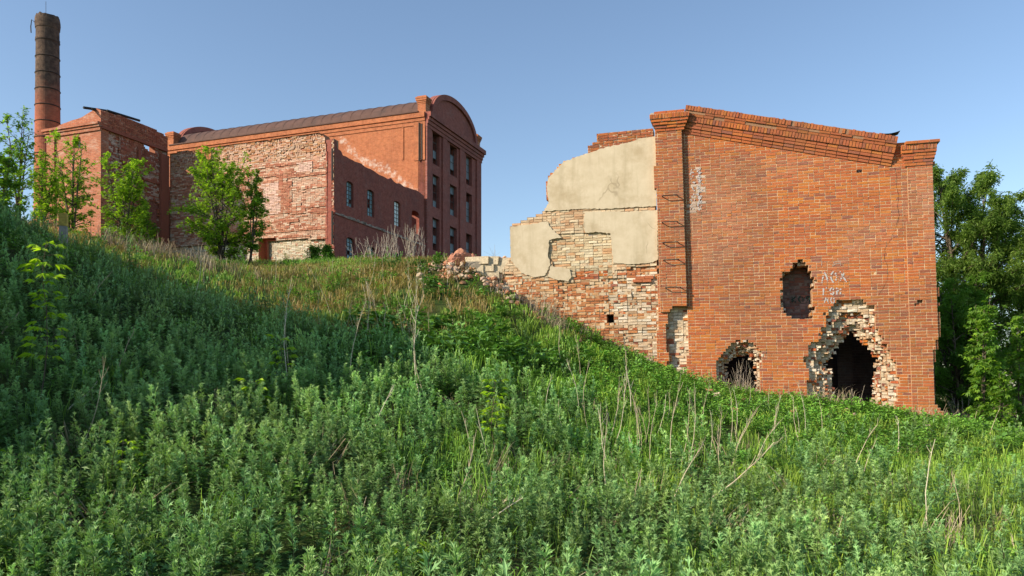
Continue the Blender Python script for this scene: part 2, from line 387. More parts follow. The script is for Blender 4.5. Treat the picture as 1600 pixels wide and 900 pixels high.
def axis(vals):
    out = []
    for a,b,s in vals: out += list(np.arange(a,b,s))
    return np.array(out+[vals[-1][1]])
gx = axis([(-1500,-200,130),(-200,-50,10),(-50,-26,2),(-26,24,.4),(24,50,2),(50,200,10),(200,1500,130)])
gy = axis([(-400,-60,60),(-60,-4,4),(-4,46,.4),(46,80,2),(80,200,10),(200,3000,200)])
GX, GY = np.meshgrid(gx, gy); GZ = ground_z(GX, GY)-.02
nx, ny = len(gx), len(gy); i, j = np.meshgrid(np.arange(nx-1), np.arange(ny-1)); b0 = (j*nx+i).ravel()
mb = MB(); mb.add(np.stack([GX.ravel(),GY.ravel(),GZ.ravel()],1), np.stack([b0,b0+1,b0+nx+1,b0+nx],1))
def mat_ground():
    m, n, p, o = newmat('hillside_soil'); tc = nd(n,'ShaderNodeTexCoord'); ob = tc.outputs['Object']
    f = noise(n, ob, 9, 7, .7); g = noise(n, ob, .5, 5, .6)
    c = ramp(n, f, [(.3,(.03,.055,.014)),(.55,(.06,.10,.024)),(.75,(.12,.115,.045))])
    c = mixc(n, ramp(n, g, [(.45,(0,0,0)),(.62,(.7,.7,.7))]), c, (.085,.082,.03))
    n.links.new(c, p.inputs['Base Color']); p.inputs['Roughness'].default_value = 1; p.inputs['Specular IOR Level'].default_value = .05
    bump(n, p, f, .8, .05); return m
tag(mb.build('ground', mat_ground(), smooth=True), kind='structure')
# ------------------------------------------------------------------ the ruined brick building on the right
RX, RY = 10.69, 20.0; RC, RS = .962, -.273; RZB = -1.3
ruin = empty('brick_ruin', (RX,RY,RZB), math.atan2(RS,RC), 'tall roofless orange brick ruin with sloping cornice, broken arches and a beige plastered wing', 'ruined building')
LEAN = .030                      # the old wall leans a little to the left as it rises
def rpx(x, y, d=0.0):
    """pixel -> (a, z) on the plane d metres in front of the facade (a runs right, z up from the base)"""
    ox, oy = RX+RS*d, RY-RC*d; q = (x-800)/F
    t = (ox-q*oy)/(RC-q*RS); Y = oy-RS*t
    z = (HY-y)/F*Y-RZB
    return (-t+LEAN*(z-3.5), z)
def rp(pts, d=0.0): return [rpx(x,y,d) for x,y in pts]
RFR = ((LEAN*3.5,0,0),(1,0,0),(-LEAN,0,1),(0,-1,0))
def frd(d): return ((LEAN*3.5,-d,0),(1,0,0),(-LEAN,0,1),(0,-1,0))

PAL = np.array([(.465,.142,.040),(.435,.122,.042),(.40,.107,.043),(.48,.165,.038),(.31,.10,.055),(.265,.095,.065),(.34,.12,.065)])
PALW = np.array([.31,.29,.17,.11,.05,.03,.04])
LIME = rpx(1093,297)
def col_orange(a, b, r, rel=None):
    n = len(a); zn = fbm(a*.55+3, b*.8, 11, 3)
    c = PAL[r.choice(len(PAL), n, p=PALW)]
    # a weathered, paler band across the upper middle of the wall
    fade = np.clip((zn-.42)*3,0,1)*np.clip((b-3.2)/1.2,0,1)*np.clip((7.6-b)/1.0,0,1)
    fd = (fade*r.uniform(.3,1.05,n))[:,None]; c = c*(1-fd*.85)+np.array([.39,.19,.12])*fd*.85
    damp = (np.clip(1.6-b,0,1.2)/1.2*np.clip((fbm(a*.9,b*1.2,15,3)-.40)*3,0,1)*.55)[:,None]; c = c*(1-damp)+np.array([.25,.12,.075])*damp
    hh = np.clip(1-np.abs(a-LIME[0])/.07,0,1)*(np.abs(b-LIME[1]) < .62)+.5*np.clip(1-np.abs(a-LIME[0]+.14)/.12,0,1)*(np.abs(b-LIME[1]+.1) < .5)
    k = r.random(n) < hh*1.2; c = np.where(k[:,None], c*.25+np.array([.60,.52,.44])*.75, c)
    soot = np.clip((fbm(a*.7,b*.35,19,4)-.56)*4,0,.32)[:,None]; c = c*(1-soot)+np.array([.16,.085,.06])*soot
    return c*r.uniform(.93,1.07,(n,1))
def col_pale(a, b, r, rel=None, redp=.18):
    n = len(a); p = np.array([(.68,.56,.42),(.61,.48,.34),(.72,.62,.49),(.54,.37,.23)])[r.choice(4,n)]
    red = r.random(n) < redp
    c = np.where(red[:,None], PAL[r.choice(len(PAL),n)]*1.02, p)
    return c*r.uniform(.82,1.12,(n,1))

def polar_hole(outer, inner, c):
    """family of holes between two outlines given in pixels: level 0 = outer, 1 = inner"""
    o = np.array(rp(outer)); i_ = np.array(rp(inner)); c = np.array(rpx(*c)); th = np.linspace(-np.pi,np.pi,181)
    def rad(poly):
        out = np.zeros(181)
        P = np.array(densify([tuple(p) for p in poly], .02, 0, None)); d = P-c; an = np.arctan2(d[:,1],d[:,0]); k = np.argsort(an)
        return np.interp(th, an[k], np.hypot(*d.T)[k], period=2*np.pi)
    ro, ri = rad(o), rad(i_)
    def f(a, b, lev, jit=0, seed=0):
        d0, d1 = a-c[0], b-c[1]; an = np.arctan2(d1,d0); rr = np.hypot(d0,d1)
        L = np.interp(an, th, ro)*(1-lev)+np.interp(an, th, ri)*lev
        return rr < L+jit*(vnoise(a*9,b*9,seed)-.5)
    return f
z3 = lambda pts, s, ox, oy: [(ox+x/s, oy+y/s) for x,y in pts]
door_big = polar_hole(z3([(205,900),(185,680),(200,600),(165,560),(185,530),(190,490),(240,450),(250,395),(285,370),(290,325),(258,325),(258,300),(310,300),(315,265),(400,262),(450,260),(460,290),(495,295),(500,380),(520,430),(555,470),(570,540),(600,560),(612,640),(600,700),(615,900)],3,1200,380),
                      z3([(312,900),(305,600),(272,565),(298,525),(340,470),(380,420),(410,405),(445,440),(492,492),(528,545),(508,595),(512,900)],3,1200,380), (1334,575))
door_small = polar_hole(z3([(415,860),(412,640),(420,555),(450,530),(480,490),(525,462),(580,460),(625,480),(650,520),(670,545),(645,575),(648,860)],3.46,1000,400),
                        z3([(462,860),(460,590),(490,555),(540,525),(590,540),(632,575),(640,860)],3.46,1000,400), (1156,590))
win_poly = z3([(330,110),(395,110),(420,160),(430,230),(500,300),(515,400),(490,450),(490,640),(490,780),(440,830),(300,850),(220,830),(200,780),(130,760),(95,600),(130,560),(110,400),(130,250),(240,230),(250,160),(330,150)],8.18,1210,395)
win_poly = [(1247+(x-1247)*1.06, 454+(y-454)*1.03) for x,y in win_poly]; win_out = rp(win_poly); win_in = rp([(1247+(x-1247)*.97, 454+(y-454)*.98) for x,y in win_poly])
fac_poly = rp([(1029,700),(1029,176),(1075,168),(1240,194),(1400,222),(1459,222),(1458,268),(1462,400),(1466,470),(1469,520),(1464,545),(1458,572),(1457,610),(1461,632),(1468,641),(1474,643),(1474,740),(1300,720)])
pocks = [rp([(x,y),(x+w_,y),(x+w_,y+h_),(x,y+h_)]) for x,y,w_,h_ in ((1432,471,10,5),(1234,613,7,5),(1238,604,6,4),(1340,266,6,4),(1430,476,5,5))]
skin_gone = rp([(1045,487),(1055,479),(1076,478),(1074,500),(1077,530),(1073,560),(1076,600),(1072,640),(1046,640),(1043,600),(1048,560),(1040,520),(1043,500)])
def fac_mask(a, b, lev):
    a = a+.03*(_hash(np.round(b/CH),np.round(b/CH)*0,13)-.5) if lev < 2 else a
    m = inpoly(a,b,fac_poly) & ~door_big(a,b,lev,.11,3) & ~door_small(a,b,lev,.06,4) & ~inpoly(a+.10*(vnoise(a*5,b*9,91)-.5)+.07*(_hash(np.round(b/CH),np.round(a*0),17)-.5),b+.10*(vnoise(a*8,b*5,92)-.5),win_out if lev < .2 else win_in)
    if lev == 0:
        m &= ~inpoly(a,b,skin_gone)
        for p in pocks: m &= ~inpoly(a,b,p)
    return m
A0 = -7.02; NB = 56
mb = MB()
brickwork(mb, RFR, A0, A0+109*CW, -.6, 8.6, lambda a,b: fac_mask(a,b,0), col_orange, mortar=(.60,.43,.26), seed=1, jit=.0028)
obj_facade = mb.build('facade_wall', M_brick, ruin)
# the inner leaves of the wall, laid bare where the face has fallen out
mb = MB()
bb = [(rpx(1255,640)[0], rpx(1412,640)[0], -.6, rpx(1300,455)[1]), (rpx(1112,640)[0], rpx(1200,640)[0], -.6, rpx(1150,520)[1]), (rpx(1215,450)[0], rpx(1280,450)[0], rpx(1240,505)[1], rpx(1240,400)[1]), (rpx(1036,560)[0],rpx(1082,560)[0],-.6,rpx(1060,470)[1])]
def snap(v): return A0+round((v-A0)/CW)*CW
for k in (1,2,3):
    for q,(x0,x1,y0,y1) in enumerate(bb if k > 1 else [(-6.95,-.12,-.6,6.9)]):
        rel = (lambda a,b,r: r.uniform(-.03,.012,len(np.atleast_1d(a)))) 
        brickwork(mb, frd(-.13*k+.004), snap(x0), snap(x1), -.6+round((y0+.6)/CH)*CH, -.6+round((y1+.6)/CH)*CH, (lambda a,b,k=k: fac_mask(a,b,[0,.36,.72,1][k]) & ((b < rpx(1300,250)[1]-(a+3)*.12) | (k > 1))),
                  (lambda a,b,r,rel: col_pale(a,b,r,rel,.16 if k < 3 else .3)), mortar=(.56,.45,.31), seed=10*k+q, jit=.012, relief=rel, mort_relief=.01)
r = rng(66)                       # crumbs of mortar and snapped bricks along the ragged edges
for hole,(x0,x1,y0,y1) in ((door_big,bb[0]),(door_small,bb[1])):
    a = r.uniform(x0,x1,9000); b = r.uniform(y0+.4,y1,9000)
    for k in (0,1,2,3):
        lev = [0,.36,.72,1][k]; e = hole(a,b,lev,.05,9+k) & ~hole(a,b,min(1,lev+.10),.05,9+k) if lev < 1 else (hole(a,b,1,.05,5) & ~(hole(a-.035,b,1,.05,5)&hole(a+.035,b,1,.05,5)&hole(a,b+.035,1,.05,5)))
        i = np.nonzero(e)[0][:60 if k else 14]; n = len(i); s_ = r.uniform(.012,.042,(n,3))*np.array([1.3,.8,1]); c_ = np.c_[a[i],b[i],-.13*k-r.uniform(.0,.11,n)]
        mb.boxes(c_-s_, c_+s_*np.array([1,1,.8]), RFR, .02, col_pale(a[i],b[i],r,None,.45), r, True)
obj_inner = mb.build('wall_core', M_pale, ruin); obj_inner['label'] = 'pale limewashed bricks inside the broken openings'
# pilasters
P1 = .125
pil_l = rp([(1022,176),(1069,176),(1070,300),(1075,478),(1052,479),(1048,487),(1032,488),(1030,400),(1023,280)], P1)
mb = MB(); brickwork(mb, frd(P1), snap(-7.2), snap(-6.2), -.6, 8.5, lambda a,b: inpoly(a,b,pil_l), col_orange, depth=P1-.002, mortar=(.60,.43,.26), seed=31, jit=.0028)
low_l = rp([(1027,486),(1043,488),(1041,520),(1044,560),(1041,640),(1028,640)], .06)
brickwork(mb, frd(.06), snap(-7.2), snap(-6.6), -.6, 3.6, lambda a,b: inpoly(a,b,low_l), col_orange, depth=.058, mortar=(.60,.43,.26), seed=32, jit=.006)
pilaster_l = mb.build('pilaster', M_brick, ruin); pilaster_l['label'] = 'left pilaster with iron rungs'
pil_r = rp([(1416,258),(1458,258),(1463,400),(1468,520),(1460,545),(1458,600),(1460,632),(1474,643),(1474,720),(1428,700),(1421,500)], .045)
mb = MB(); brickwork(mb, frd(.045), snap(-.95), snap(-.95)+CW*16, -.6, 8.0, lambda a,b: inpoly(a,b,pil_r) & ~inpoly(a,b,pocks[0]) & ~inpoly(a,b,pocks[4]), col_orange, depth=.043, mortar=(.60,.43,.26), seed=33)
pilaster_r = mb.build('pilaster', M_brick, ruin); pilaster_r['label'] = 'right pilaster with a chipped outer edge'
def courses(mb, x0, x1, ztop, rows, seed, worn=.0):
    """corbelled courses from the top down: (height, side overhang, projection, soldier?)"""
    r = rng(seed); z = ztop
    for (h, side, pr, soldier) in rows:
        bw = CW*.62 if soldier else .26
        xa, xb = x0-side, x1+side; k = max(1, int(round((xb-xa)/bw))); e = np.linspace(xa,xb,k+1)
        if not soldier: e[1:-1] += (r.random()-.5)*.12
        keep = r.random(k) >= worn
        lo = np.c_[e[:-1]+.007, np.full(k,z-h+.007), np.full(k,-.12)]; hi = np.c_[e[1:]-.007, np.full(k,z-.006), pr+r.uniform(-.008,.006,k)]
        mb.boxes(lo[keep], hi[keep], RFR, .004, col_orange(e[:-1][keep], np.full(keep.sum(),1.), r), r, back=True)
        mb.box((xa+.012,z-h-.001,-.12),(xb-.012,z+.001,pr-.014), RFR, (.45,.33,.22))
        z -= h
    return z
mb = MB(); xl, xr = rpx(1026,200,P1)[0], rpx(1068,200,P1)[0]; zt = rpx(1045,172,P1+.15)[1]
courses(mb, xl, xr, zt, [(.077,.05,P1+.13,0),(.13,.17,P1+.17,1),(.077,.14,P1+.14,0),(.077,.10,P1+.10,0),(.077,.06,P1+.06,0),(.077,.02,P1+.025,0)], 41)
mb.boxes([(xl-.16,zt-.08,-.1)],[(xl+.02,zt+.0,P1+.10)], RFR, .03, (.34,.31,.26), rng(3), True)
o = mb.build('capital', M_brick, pilaster_l)
mb = MB(); xl, xr = rpx(1417,240,.045)[0], rpx(1456,240,.045)[0]; zt = rpx(1440,219,.2)[1]
courses(mb, xl+.1, xr, zt, [(.077,.16,.22,0)], 43, 0)
courses(mb, xl-.05, xr, zt-.077, [(.13,.10,.18,1),(.077,.10,.15,0),(.077,.08,.12,0),(.077,.05,.11,0),(.077,.03,.085,0),(.077,.02,.075,0)], 42, .06)
mb.build('capital', M_brick, pilaster_r)
# the raking cornice
p0 = np.array(rpx(1072,164,.15)); p1 = np.array(rpx(1404,213.5,.15)); sl = (p1-p0)/np.linalg.norm(p1-p0); L = np.linalg.norm(p1-p0); nn = np.array([-sl[1],sl[0]])
CFR = (fr_map(RFR,np.array([[p0[0],p0[1],0]]))[0],(sl[0]-LEAN*sl[1],0,sl[1]),(nn[0]-LEAN*nn[1],0,nn[1]),(0,-1,0))
mb = MB(); r = rng(51); z = 0
for k,(h,pr,sold,worn) in enumerate(((.145,.20,1,.04),(.06,.19,0,.06),(.075,.165,0,.10),(.145,.15,1,.0),(.077,.105,0,0),(.077,.095,0,0),(.077,.055,0,0),(.07,.03,0,0))):
    bw = .078 if sold else .26; n = int(L/bw); e = np.linspace(0,L,n+1); e[1:-1] += 0 if sold else r.uniform(-.01,.01,n-1)
    keep = r.random(n) >= worn; q = r.uniform(-.012,.008,n) if k < 3 else r.uniform(-.005,.005,n); top = r.uniform(-.02,.012,n) if k == 0 else np.zeros(n)
    lo = np.c_[e[:-1]+.007, np.full(n,z-h+.007), np.full(n,-.12)]; hi = np.c_[e[1:]-.007, z-.006+top, pr+q]
    cc = col_orange(e[:-1], np.full(n,1.), r)*(.9 if k in (1,2) else 1)
    mb.boxes(lo[keep], hi[keep], CFR, .004, cc[keep], r, back=True)
    mb.box((.01,z-h-.001,-.12),(L-.01,z-.006,pr-.02), CFR, (.30,.17,.10)); z -= h
CORN_BOT = z
cornice = mb.build('cornice', M_brick, ruin)
# scrap of roof sheet at the end of the cornice
mb = MB(); n = 9; e = np.linspace(-.75,-.06+.06,n); 
pp = [(L-.40+.05*k, -.005+.0026*k*k*(.8), -.1) for k in range(9)]; v = []
for a,b,d in pp: v += [(a,b,-.12),(a,b,.20)]
v = np.array(v); v2 = v+np.array([0,.012,0])
q = [[2*k,2*k+1,2*k+3,2*k+2] for k in range(8)]
mb.add(fr_map(CFR,v), q, col=(.1,.1,.1)); mb.add(fr_map(CFR,v2), [f[::-1] for f in q], col=(.1,.1,.1))
mb.build('roof_sheet', M_steel, ruin)

# ---- the wing wall to the left: brick, mostly under plaster
wing_poly = rp([(1034,178),(1012,186),(985,193),(965,198),(950,203),(933,208),(930,222),(917,225),(917,240),(897,246),(880,252),(868,262),(855,278),(853,292),(856,320),(845,332),(815,345),(797,352),(797,403),(786,420),(786,470),(800,560),(1034,700)], 0)
A1 = snap(-11.6); NA = int(round((-6.95-A1)/CW))
blk = rp([(858,372),(905,365),(953,363),(956,413),(900,422),(895,440),(956,440),(956,440),(893,441),(893,421),(860,412)])
blk_box = rp([(857,368),(956,362),(957,413),(957,440),(895,442),(893,424),(857,414)])
low_edge = lambda a: np.interp(a, [rpx(x,0)[0] for x in (780,850,900,960,1030)], [rpx(x,y)[1] for x,y in ((780,430),(850,440),(900,442),(960,420),(1030,412))])
def wing_rel(a, b, r):
    a = np.atleast_1d(a); b = np.atleast_1d(b); low = b < low_edge(a)+.06*(vnoise(a*6,b*6,8)-.5)
    ero = -.09*np.clip(fbm(a*1.6,b*2.6,21,4)-.38,0,1)*2-r.uniform(0,.03,len(a))
    return np.where(low, ero, np.where(inpoly(a,b,blk_box), -.035+r.uniform(-.008,.006,len(a)), r.uniform(-.006,.004,len(a))))
p_low_pale = rp([(955,430),(1030,425),(1030,600),(1000,590),(985,540),(965,520),(955,470)])
def wing_col(a, b, r, rel):
    n = len(a); c = col_orange(a,b,r); low = b < low_edge(a); rel = np.asarray(rel)
    warm = np.array([(.50,.21,.085),(.44,.165,.07),(.52,.29,.14),(.58,.40,.24),(.40,.135,.06)])[r.choice(5,n,p=[.28,.26,.18,.12,.16])]
    pale = col_pale(a,b,r,None,.2)
    t = vnoise(a*1.3,b*1.8,33); up = (~low)
    c = np.where((low & (inpoly(a,b,p_low_pale) & (r.random(n) < .78)))[:,None], pale, np.where(low[:,None], warm, c))
    yel = np.array([(.58,.46,.29),(.62,.53,.37),(.54,.41,.25),(.54,.32,.17)])[r.choice(4,n,p=[.36,.28,.2,.16])]
    bot = b < rpx(920,419)[1]
    ib = inpoly(a,b,blk_box)
    c = np.where((ib & ~bot)[:,None], yel, c); c = np.where((ib & bot)[:,None], np.where((r.random(n)<.4)[:,None], yel*.75, c), c)
    orangey = up & ~ib & (b < rpx(860,318)[1])
    c = np.where(orangey[:,None], np.array([(.56,.39,.24),(.57,.43,.28),(.54,.33,.19),(.58,.47,.32)])[r.choice(4,n)], c)
    return c*r.uniform(.85,1.1,(n,1))
hole_small = rp([(946,491),(958,491),(958,503),(946,503)])
mb = MB()
brickwork(mb, frd(-.03), A1, A1+NA*CW, -.6, 8.4, lambda a,b: inpoly(a,b,wing_poly) & ~inpoly(a,b,hole_small), wing_col, depth=.42, mortar=(.58,.44,.29), seed=61, jit=.009, relief=wing_rel, headers=.45, mort_relief=.012, missing=.02)
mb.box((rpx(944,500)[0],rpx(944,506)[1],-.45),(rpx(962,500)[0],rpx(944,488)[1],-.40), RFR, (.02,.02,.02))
o = mb.build('wing_wall', M_rubble, ruin)
def plaster(pts, seed, d1=.0, th=.045):
    r = rng(seed); p = densify(rp(pts), .045, .014, r); mb = MB(); prism(mb, p, d1-th, d1, RFR)
    o = mb.build('plaster', M_plaster, ruin); return o
pl = plaster([(1024,213),(1000,216),(985,222),(962,227),(940,232),(915,240),(897,247),(880,253),(870,264),(856,280),(854,292),(857,318),(850,330),(880,328),(912,326),(945,326),(1026,322)],71)
plaster([(914,331),(945,330),(985,331),(1027,328),(1028,405),(1020,410),(985,413),(958,411),(956,385),(954,365),(930,362),(915,364),(911,350)],72)
plaster([(797,355),(812,352),(835,349),(855,346),(862,358),(878,371),(858,375),(856,400),(860,413),(852,430),(835,433),(815,427),(798,407)],73)
plaster([(860,416),(890,420),(893,432),(888,440),(870,437),(856,432)],74)
mb = MB()
lo = rpx(1022-28,436)[0]
r = rng(5)
for k,(xa,xb) in enumerate(((-7.62,-7.37),(-7.36,-7.12),(-7.55,-7.30),(-7.29,-7.06))):
    zz = rpx(1000,441)[1]+(.085 if k>1 else 0); mb.boxes([(xa,zz,-.2)],[(xb,zz+.077,.03)], RFR, .006, (.40,.13,.06), r, True)
mb.build('corbel', M_brick, ruin)

# ---- rest of the shell behind the front wall: dark side walls, back wall and vault
mb = MB()
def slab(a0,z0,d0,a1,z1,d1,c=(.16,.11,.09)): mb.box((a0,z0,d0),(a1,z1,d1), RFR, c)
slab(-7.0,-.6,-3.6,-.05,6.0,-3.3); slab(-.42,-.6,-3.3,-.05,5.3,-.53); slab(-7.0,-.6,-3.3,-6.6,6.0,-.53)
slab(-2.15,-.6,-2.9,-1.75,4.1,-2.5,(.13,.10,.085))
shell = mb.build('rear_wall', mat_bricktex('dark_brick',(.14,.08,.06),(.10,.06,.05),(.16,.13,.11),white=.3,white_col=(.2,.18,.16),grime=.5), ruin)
mb = MB(); wa = rpx(1212,450)[0]; wb = rpx(1290,450)[0]
brickwork(mb, frd(-.60), snap(wa)-.13, snap(wb)+.39, -.6+CH*43, -.6+CH*43+CH*34, lambda a,b: np.ones(a.shape,bool), lambda a,b,r,rel: np.array([(.21,.10,.08),(.17,.12,.115),(.23,.17,.16),(.15,.085,.075)])[r.choice(4,len(a))], mortar=(.19,.16,.145), seed=81, jit=.008, relief=lambda a,b,r: r.uniform(-.02,.01,len(np.atleast_1d(a))))
infill = mb.build('window_infill', M_soot_shade, ruin)

# ---- iron rungs on the left pilaster
for (x,y) in ((1053,312),(1053,353),(1054,385),(1055,412),(1058,455)):
    a, z = rpx(x-6,y-5,P1); mb = MB(); w2 = .2; pr = .15
    pts = [(a-w2,-P1+.05,z),(a-w2,-P1-pr+.02,z),(a-w2+.02,-P1-pr,z),(a+w2-.02,-P1-pr,z),(a+w2,-P1-pr+.02,z),(a+w2,-P1+.05,z)]
    mb.tube(fr_map(RFR,np.array([(p[0],p[2],-p[1]) for p in pts])), .014, 6); mb.build('rung', M_steel, ruin)
# ---- hand-painted writing
STROKES = {'Л':[[(0,0),(.25,.6),(.45,1),(.7,.5),(.85,0)]], 'О':[[(.45,0),(.1,.25),(.05,.65),(.35,1),(.7,.9),(.85,.5),(.7,.1),(.45,0)]],
 'Х':[[(0,0),(.85,1)],[(.05,1),(.95,0)]], 'Г':[[(.1,0),(.1,1),(.75,.96)]], 'Н':[[(.05,0),(.08,1)],[(.06,.5),(.8,.52)],[(.8,0),(.8,1)]],
 'А':[[(0,0),(.4,1),(.8,0)],[(.15,.38),(.65,.38)]], 'С':[[(.8,.85),(.4,1),(.08,.6),(.15,.15),(.5,0),(.8,.15)]], 'К':[[(.1,0),(.1,1)],[(.8,1),(.12,.5),(.85,0)]],
 'Я':[[(.8,0),(.8,1),(.3,.95),(.2,.65),(.78,.5)],[(.55,.5),(.1,0)]], 'Т':[[(.45,0),(.45,1)],[(0,1),(.9,1)]]}
def writing(word, x0, y0, x1, y1, d, mat, wid=.018, seed=0, par=None, plane=0):
    r = rng(seed); a0,zb = rpx(x0,y1,plane); a1,zt = rpx(x1,y0,plane); cwid = (a1-a0)/len(word); mb = MB()
    for k,ch in enumerate(word):
        for st in STROKES[ch]:
            p = np.array(st,float); p = np.c_[a0+(k+.08+.8*p[:,0])*cwid, zb+p[:,1]*(zt-zb)]+r.uniform(-.008,.008,(len(st),2))
            p = np.array(densify([tuple(q) for q in p], .02, .0015, r, False)); tg = np.gradient(p,axis=0); tg /= np.linalg.norm(tg,axis=1)[:,None]+1e-9
            nr_ = np.c_[-tg[:,1],tg[:,0]]; ww = wid*(.6+.5*r.random(len(p)))[:,None]
            e = np.stack([p-nr_*ww, p+nr_*ww],1).reshape(-1,2)
            n = len(p); q = np.array([[2*i,2*i+2,2*i+3,2*i+1] for i in range(n-1)])
            keep = r.random(n-1) > .27; q = q[keep]
            mb.add(fr_map(RFR, np.c_[e, np.full(len(e), d+.0005*k)]), q)
    return mb.build('graffiti', mat, par or obj_facade)
M_paint2 = mat_simple('faded_paint', (.33,.22,.17), (.45,.33,.27), 30, .9, .002, .1)
writing('ЛОХ', 1283,424,1324,442, .006, M_paint, .022, 1)
writing('ГОН', 1285,449,1316,461, .006, M_paint, .021, 2)
writing('ЛО', 1287,464,1306,474, .006, M_paint, .015, 3)
writing('ТЯ', 1273,408,1320,417, .006, M_paint2, .010, 4)
writing('КОЯ', 1236,463,1268,473, -.585, M_darkpaint, .022, 5, infill, -.60)
# a stepped crack beside the right pilaster
mb = MB(); r = rng(19); P = densify(rp([(1398,262),(1401,276),(1400,292),(1404,306),(1402,322),(1405,336),(1401,352),(1393,372),(1383,388),(1382,404),(1387,420),(1386,438),(1372,462)]), .05, .012, r, False); P = np.array(P); wd = r.uniform(.0015,.0045,len(P))[:,None]
e = np.stack([P-np.c_[wd,wd*.2],P+np.c_[wd,wd*.2]],1).reshape(-1,2); mb.add(fr_map(RFR,np.c_[e,np.full(len(e),.0062)]), [[2*i,2*i+1,2*i+3,2*i+2] for i in range(len(P)-1)]); mb.build('crack', M_steel, obj_facade)
# white lime runs on the face near the left pilaster
mb = MB(); r = rng(9)
for k in range(130):
    x = r.normal(1093,1.8) if r.random() < .7 else r.normal(1083,4); y = r.uniform(262,331); a,z = rpx(x,y); s = r.uniform(.008,.03)
    hh = r.uniform(.008,.03); n = 6; th = np.arange(n)*2*np.pi/n
    e = np.c_[a+s*np.cos(th)*r.uniform(.6,1.2,n), z+hh*np.sin(th)*r.uniform(.6,1.2,n)]
    mb.add(fr_map(RFR, np.c_[e,np.full(n,.0065+.0001*k)]), t=[[0,i,i+1] for i in range(1,n-1)])
mb.build('lime_stain', M_paint, obj_facade)
# ------------------------------------------------------------------ the old mill, its ruined annexe, the side block and the chimney
MX, MY = -5.07, 46.96; MC, MS = .936, -.353; MZB = 5.6; MROT = math.atan2(MS,MC)
def mw(x, y): return (MX+MC*x-MS*y, MY+MS*x+MC*y)          # local -> world (x right along the long side, y away)
def front(xp, yp, yc):
    """pixel -> (x, z) on a plane y = yc"""
    q = (xp-800)/F; X0, Y0 = mw(0,yc); x = (q*Y0-X0)/(MC-q*MS); return (x, (HY-yp)/F*(Y0+MS*x)-MZB)
def side(xp, yp, xc):
    """pixel -> (y, z) on a plane x = xc"""
    q = (xp-800)/F; X0, Y0 = mw(xc,0); y = (q*Y0-X0)/(-MS-q*MC); return (y, (HY-yp)/F*(Y0+MC*y)-MZB)
def fF(yc): return ((0,yc,0),(1,0,0),(0,0,1),(0,-1,0))      # facing the camera side
def fS(xc): return ((xc,0,0),(0,1,0),(0,0,1),(1,0,0))       # facing right
mill = empty('mill_building', (MX,MY,MZB), MROT, 'three-storey dark red brick mill with an arched gable and curved metal roof', 'mill', 'derelict mill complex')
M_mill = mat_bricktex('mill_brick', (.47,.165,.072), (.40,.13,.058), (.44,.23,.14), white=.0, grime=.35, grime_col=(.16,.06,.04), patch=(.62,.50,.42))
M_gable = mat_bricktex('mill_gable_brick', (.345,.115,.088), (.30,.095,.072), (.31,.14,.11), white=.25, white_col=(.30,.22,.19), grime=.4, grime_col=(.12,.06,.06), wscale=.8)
M_roof = mat_simple('rusty_roof_sheet', (.10,.058,.047), (.145,.083,.067), 2, .8, .004, .15, stain=(1.2,.5,(.06,.048,.045)))
LM, WM = 19.35, 8.18; ZE = 16.15-MZB
def zof(xp, yp, plane='f', c=0): return (front if plane == 'f' else side)(xp,yp,c)[1]
# long side, with the pale scar of the annexe roof (col attribute = scar strength)
mb = MB(); gxm = np.linspace(-LM,-.02,74); gzm = np.linspace(-1.5,ZE,60); X,Z = np.meshgrid(gxm,gzm)
xl_, zl_ = front(535,230,0); xr_, zr_ = front(662,345,0)
def scar(x, z):
    line = np.interp(x, [front(455,215,0)[0],front(530,235,0)[0],front(560,262,0)[0],front(610,292,0)[0],front(662,340,0)[0]], [zof(455,215),zof(530,225),zof(560,255),zof(610,278),zof(662,322)])
    d = z-line; lo_ = zof(560,262)*0
    band = np.exp(-((d-.35)/.95)**2)*np.clip((x-front(505,0,0)[0])/1.2,0,1)*np.clip((front(664,0,0)[0]-x)/.8+.6,0,1)
    return np.clip(band*.80,0,1)
cs = scar(X,Z).ravel(); k = np.arange(73); ii,jj = np.meshgrid(np.arange(73),np.arange(59)); b_ = (jj*74+ii).ravel()
v = np.stack([X.ravel(), np.zeros(X.size), Z.ravel()],1)
mb.add(v, np.stack([b_,b_+1,b_+75,b_+74],1), col=np.repeat(cs[:,None],3,1), wp=np.c_[X.ravel(),Z.ravel(),0*cs])
z0_ = 0
for x0,x1,zb,zt,pr in ((-LM,-.02,ZE-.30,ZE,.16),(-LM,-.02,ZE-.50,ZE-.305,.09),(-LM,-.02,ZE-.72,ZE-.505,.045),(front(628,0,0)[0],front(628,0,0)[0]+.12,zof(628,250),ZE-.725,.04),(-.75,-.02,zof(660,250),ZE-.725,.05)):
    mb.box((x0,zb,-.05),(x1,zt,pr), fF(0), (0,0,0))
# downpipe and a raised dark strip painting the shaded recess near the corner
xs = front(657,200,0)[0]
mb.build('long_wall', M_mill, mill)
mb = MB(); mb.box((xs+.06,zof(657,250),.052),(xs+.15,zof(657,194),.075), fF(0), (.02,.02,.02)); mb.box((xs-.08,zof(657,252),.05),(xs-.02,zof(657,192),.11), fF(0),(.1,.1,.1)); mb.build('downpipe', M_steel, mill)
# rear and far walls
mb = MB(); mb.box((-LM,-1.5,-WM),(-.4,ZE,-WM+.4), fF(0)); mb.box((.4,-1.5,-LM),(WM-.4,ZE,-LM+.4), fS(0)); 
for zf in (2.6,5.6,8.3): mb.box((-LM+.4,zf,-WM+.4),(-.55,zf+.2,-.02), fF(0))
mb.build('rear_wall', M_mill, mill)
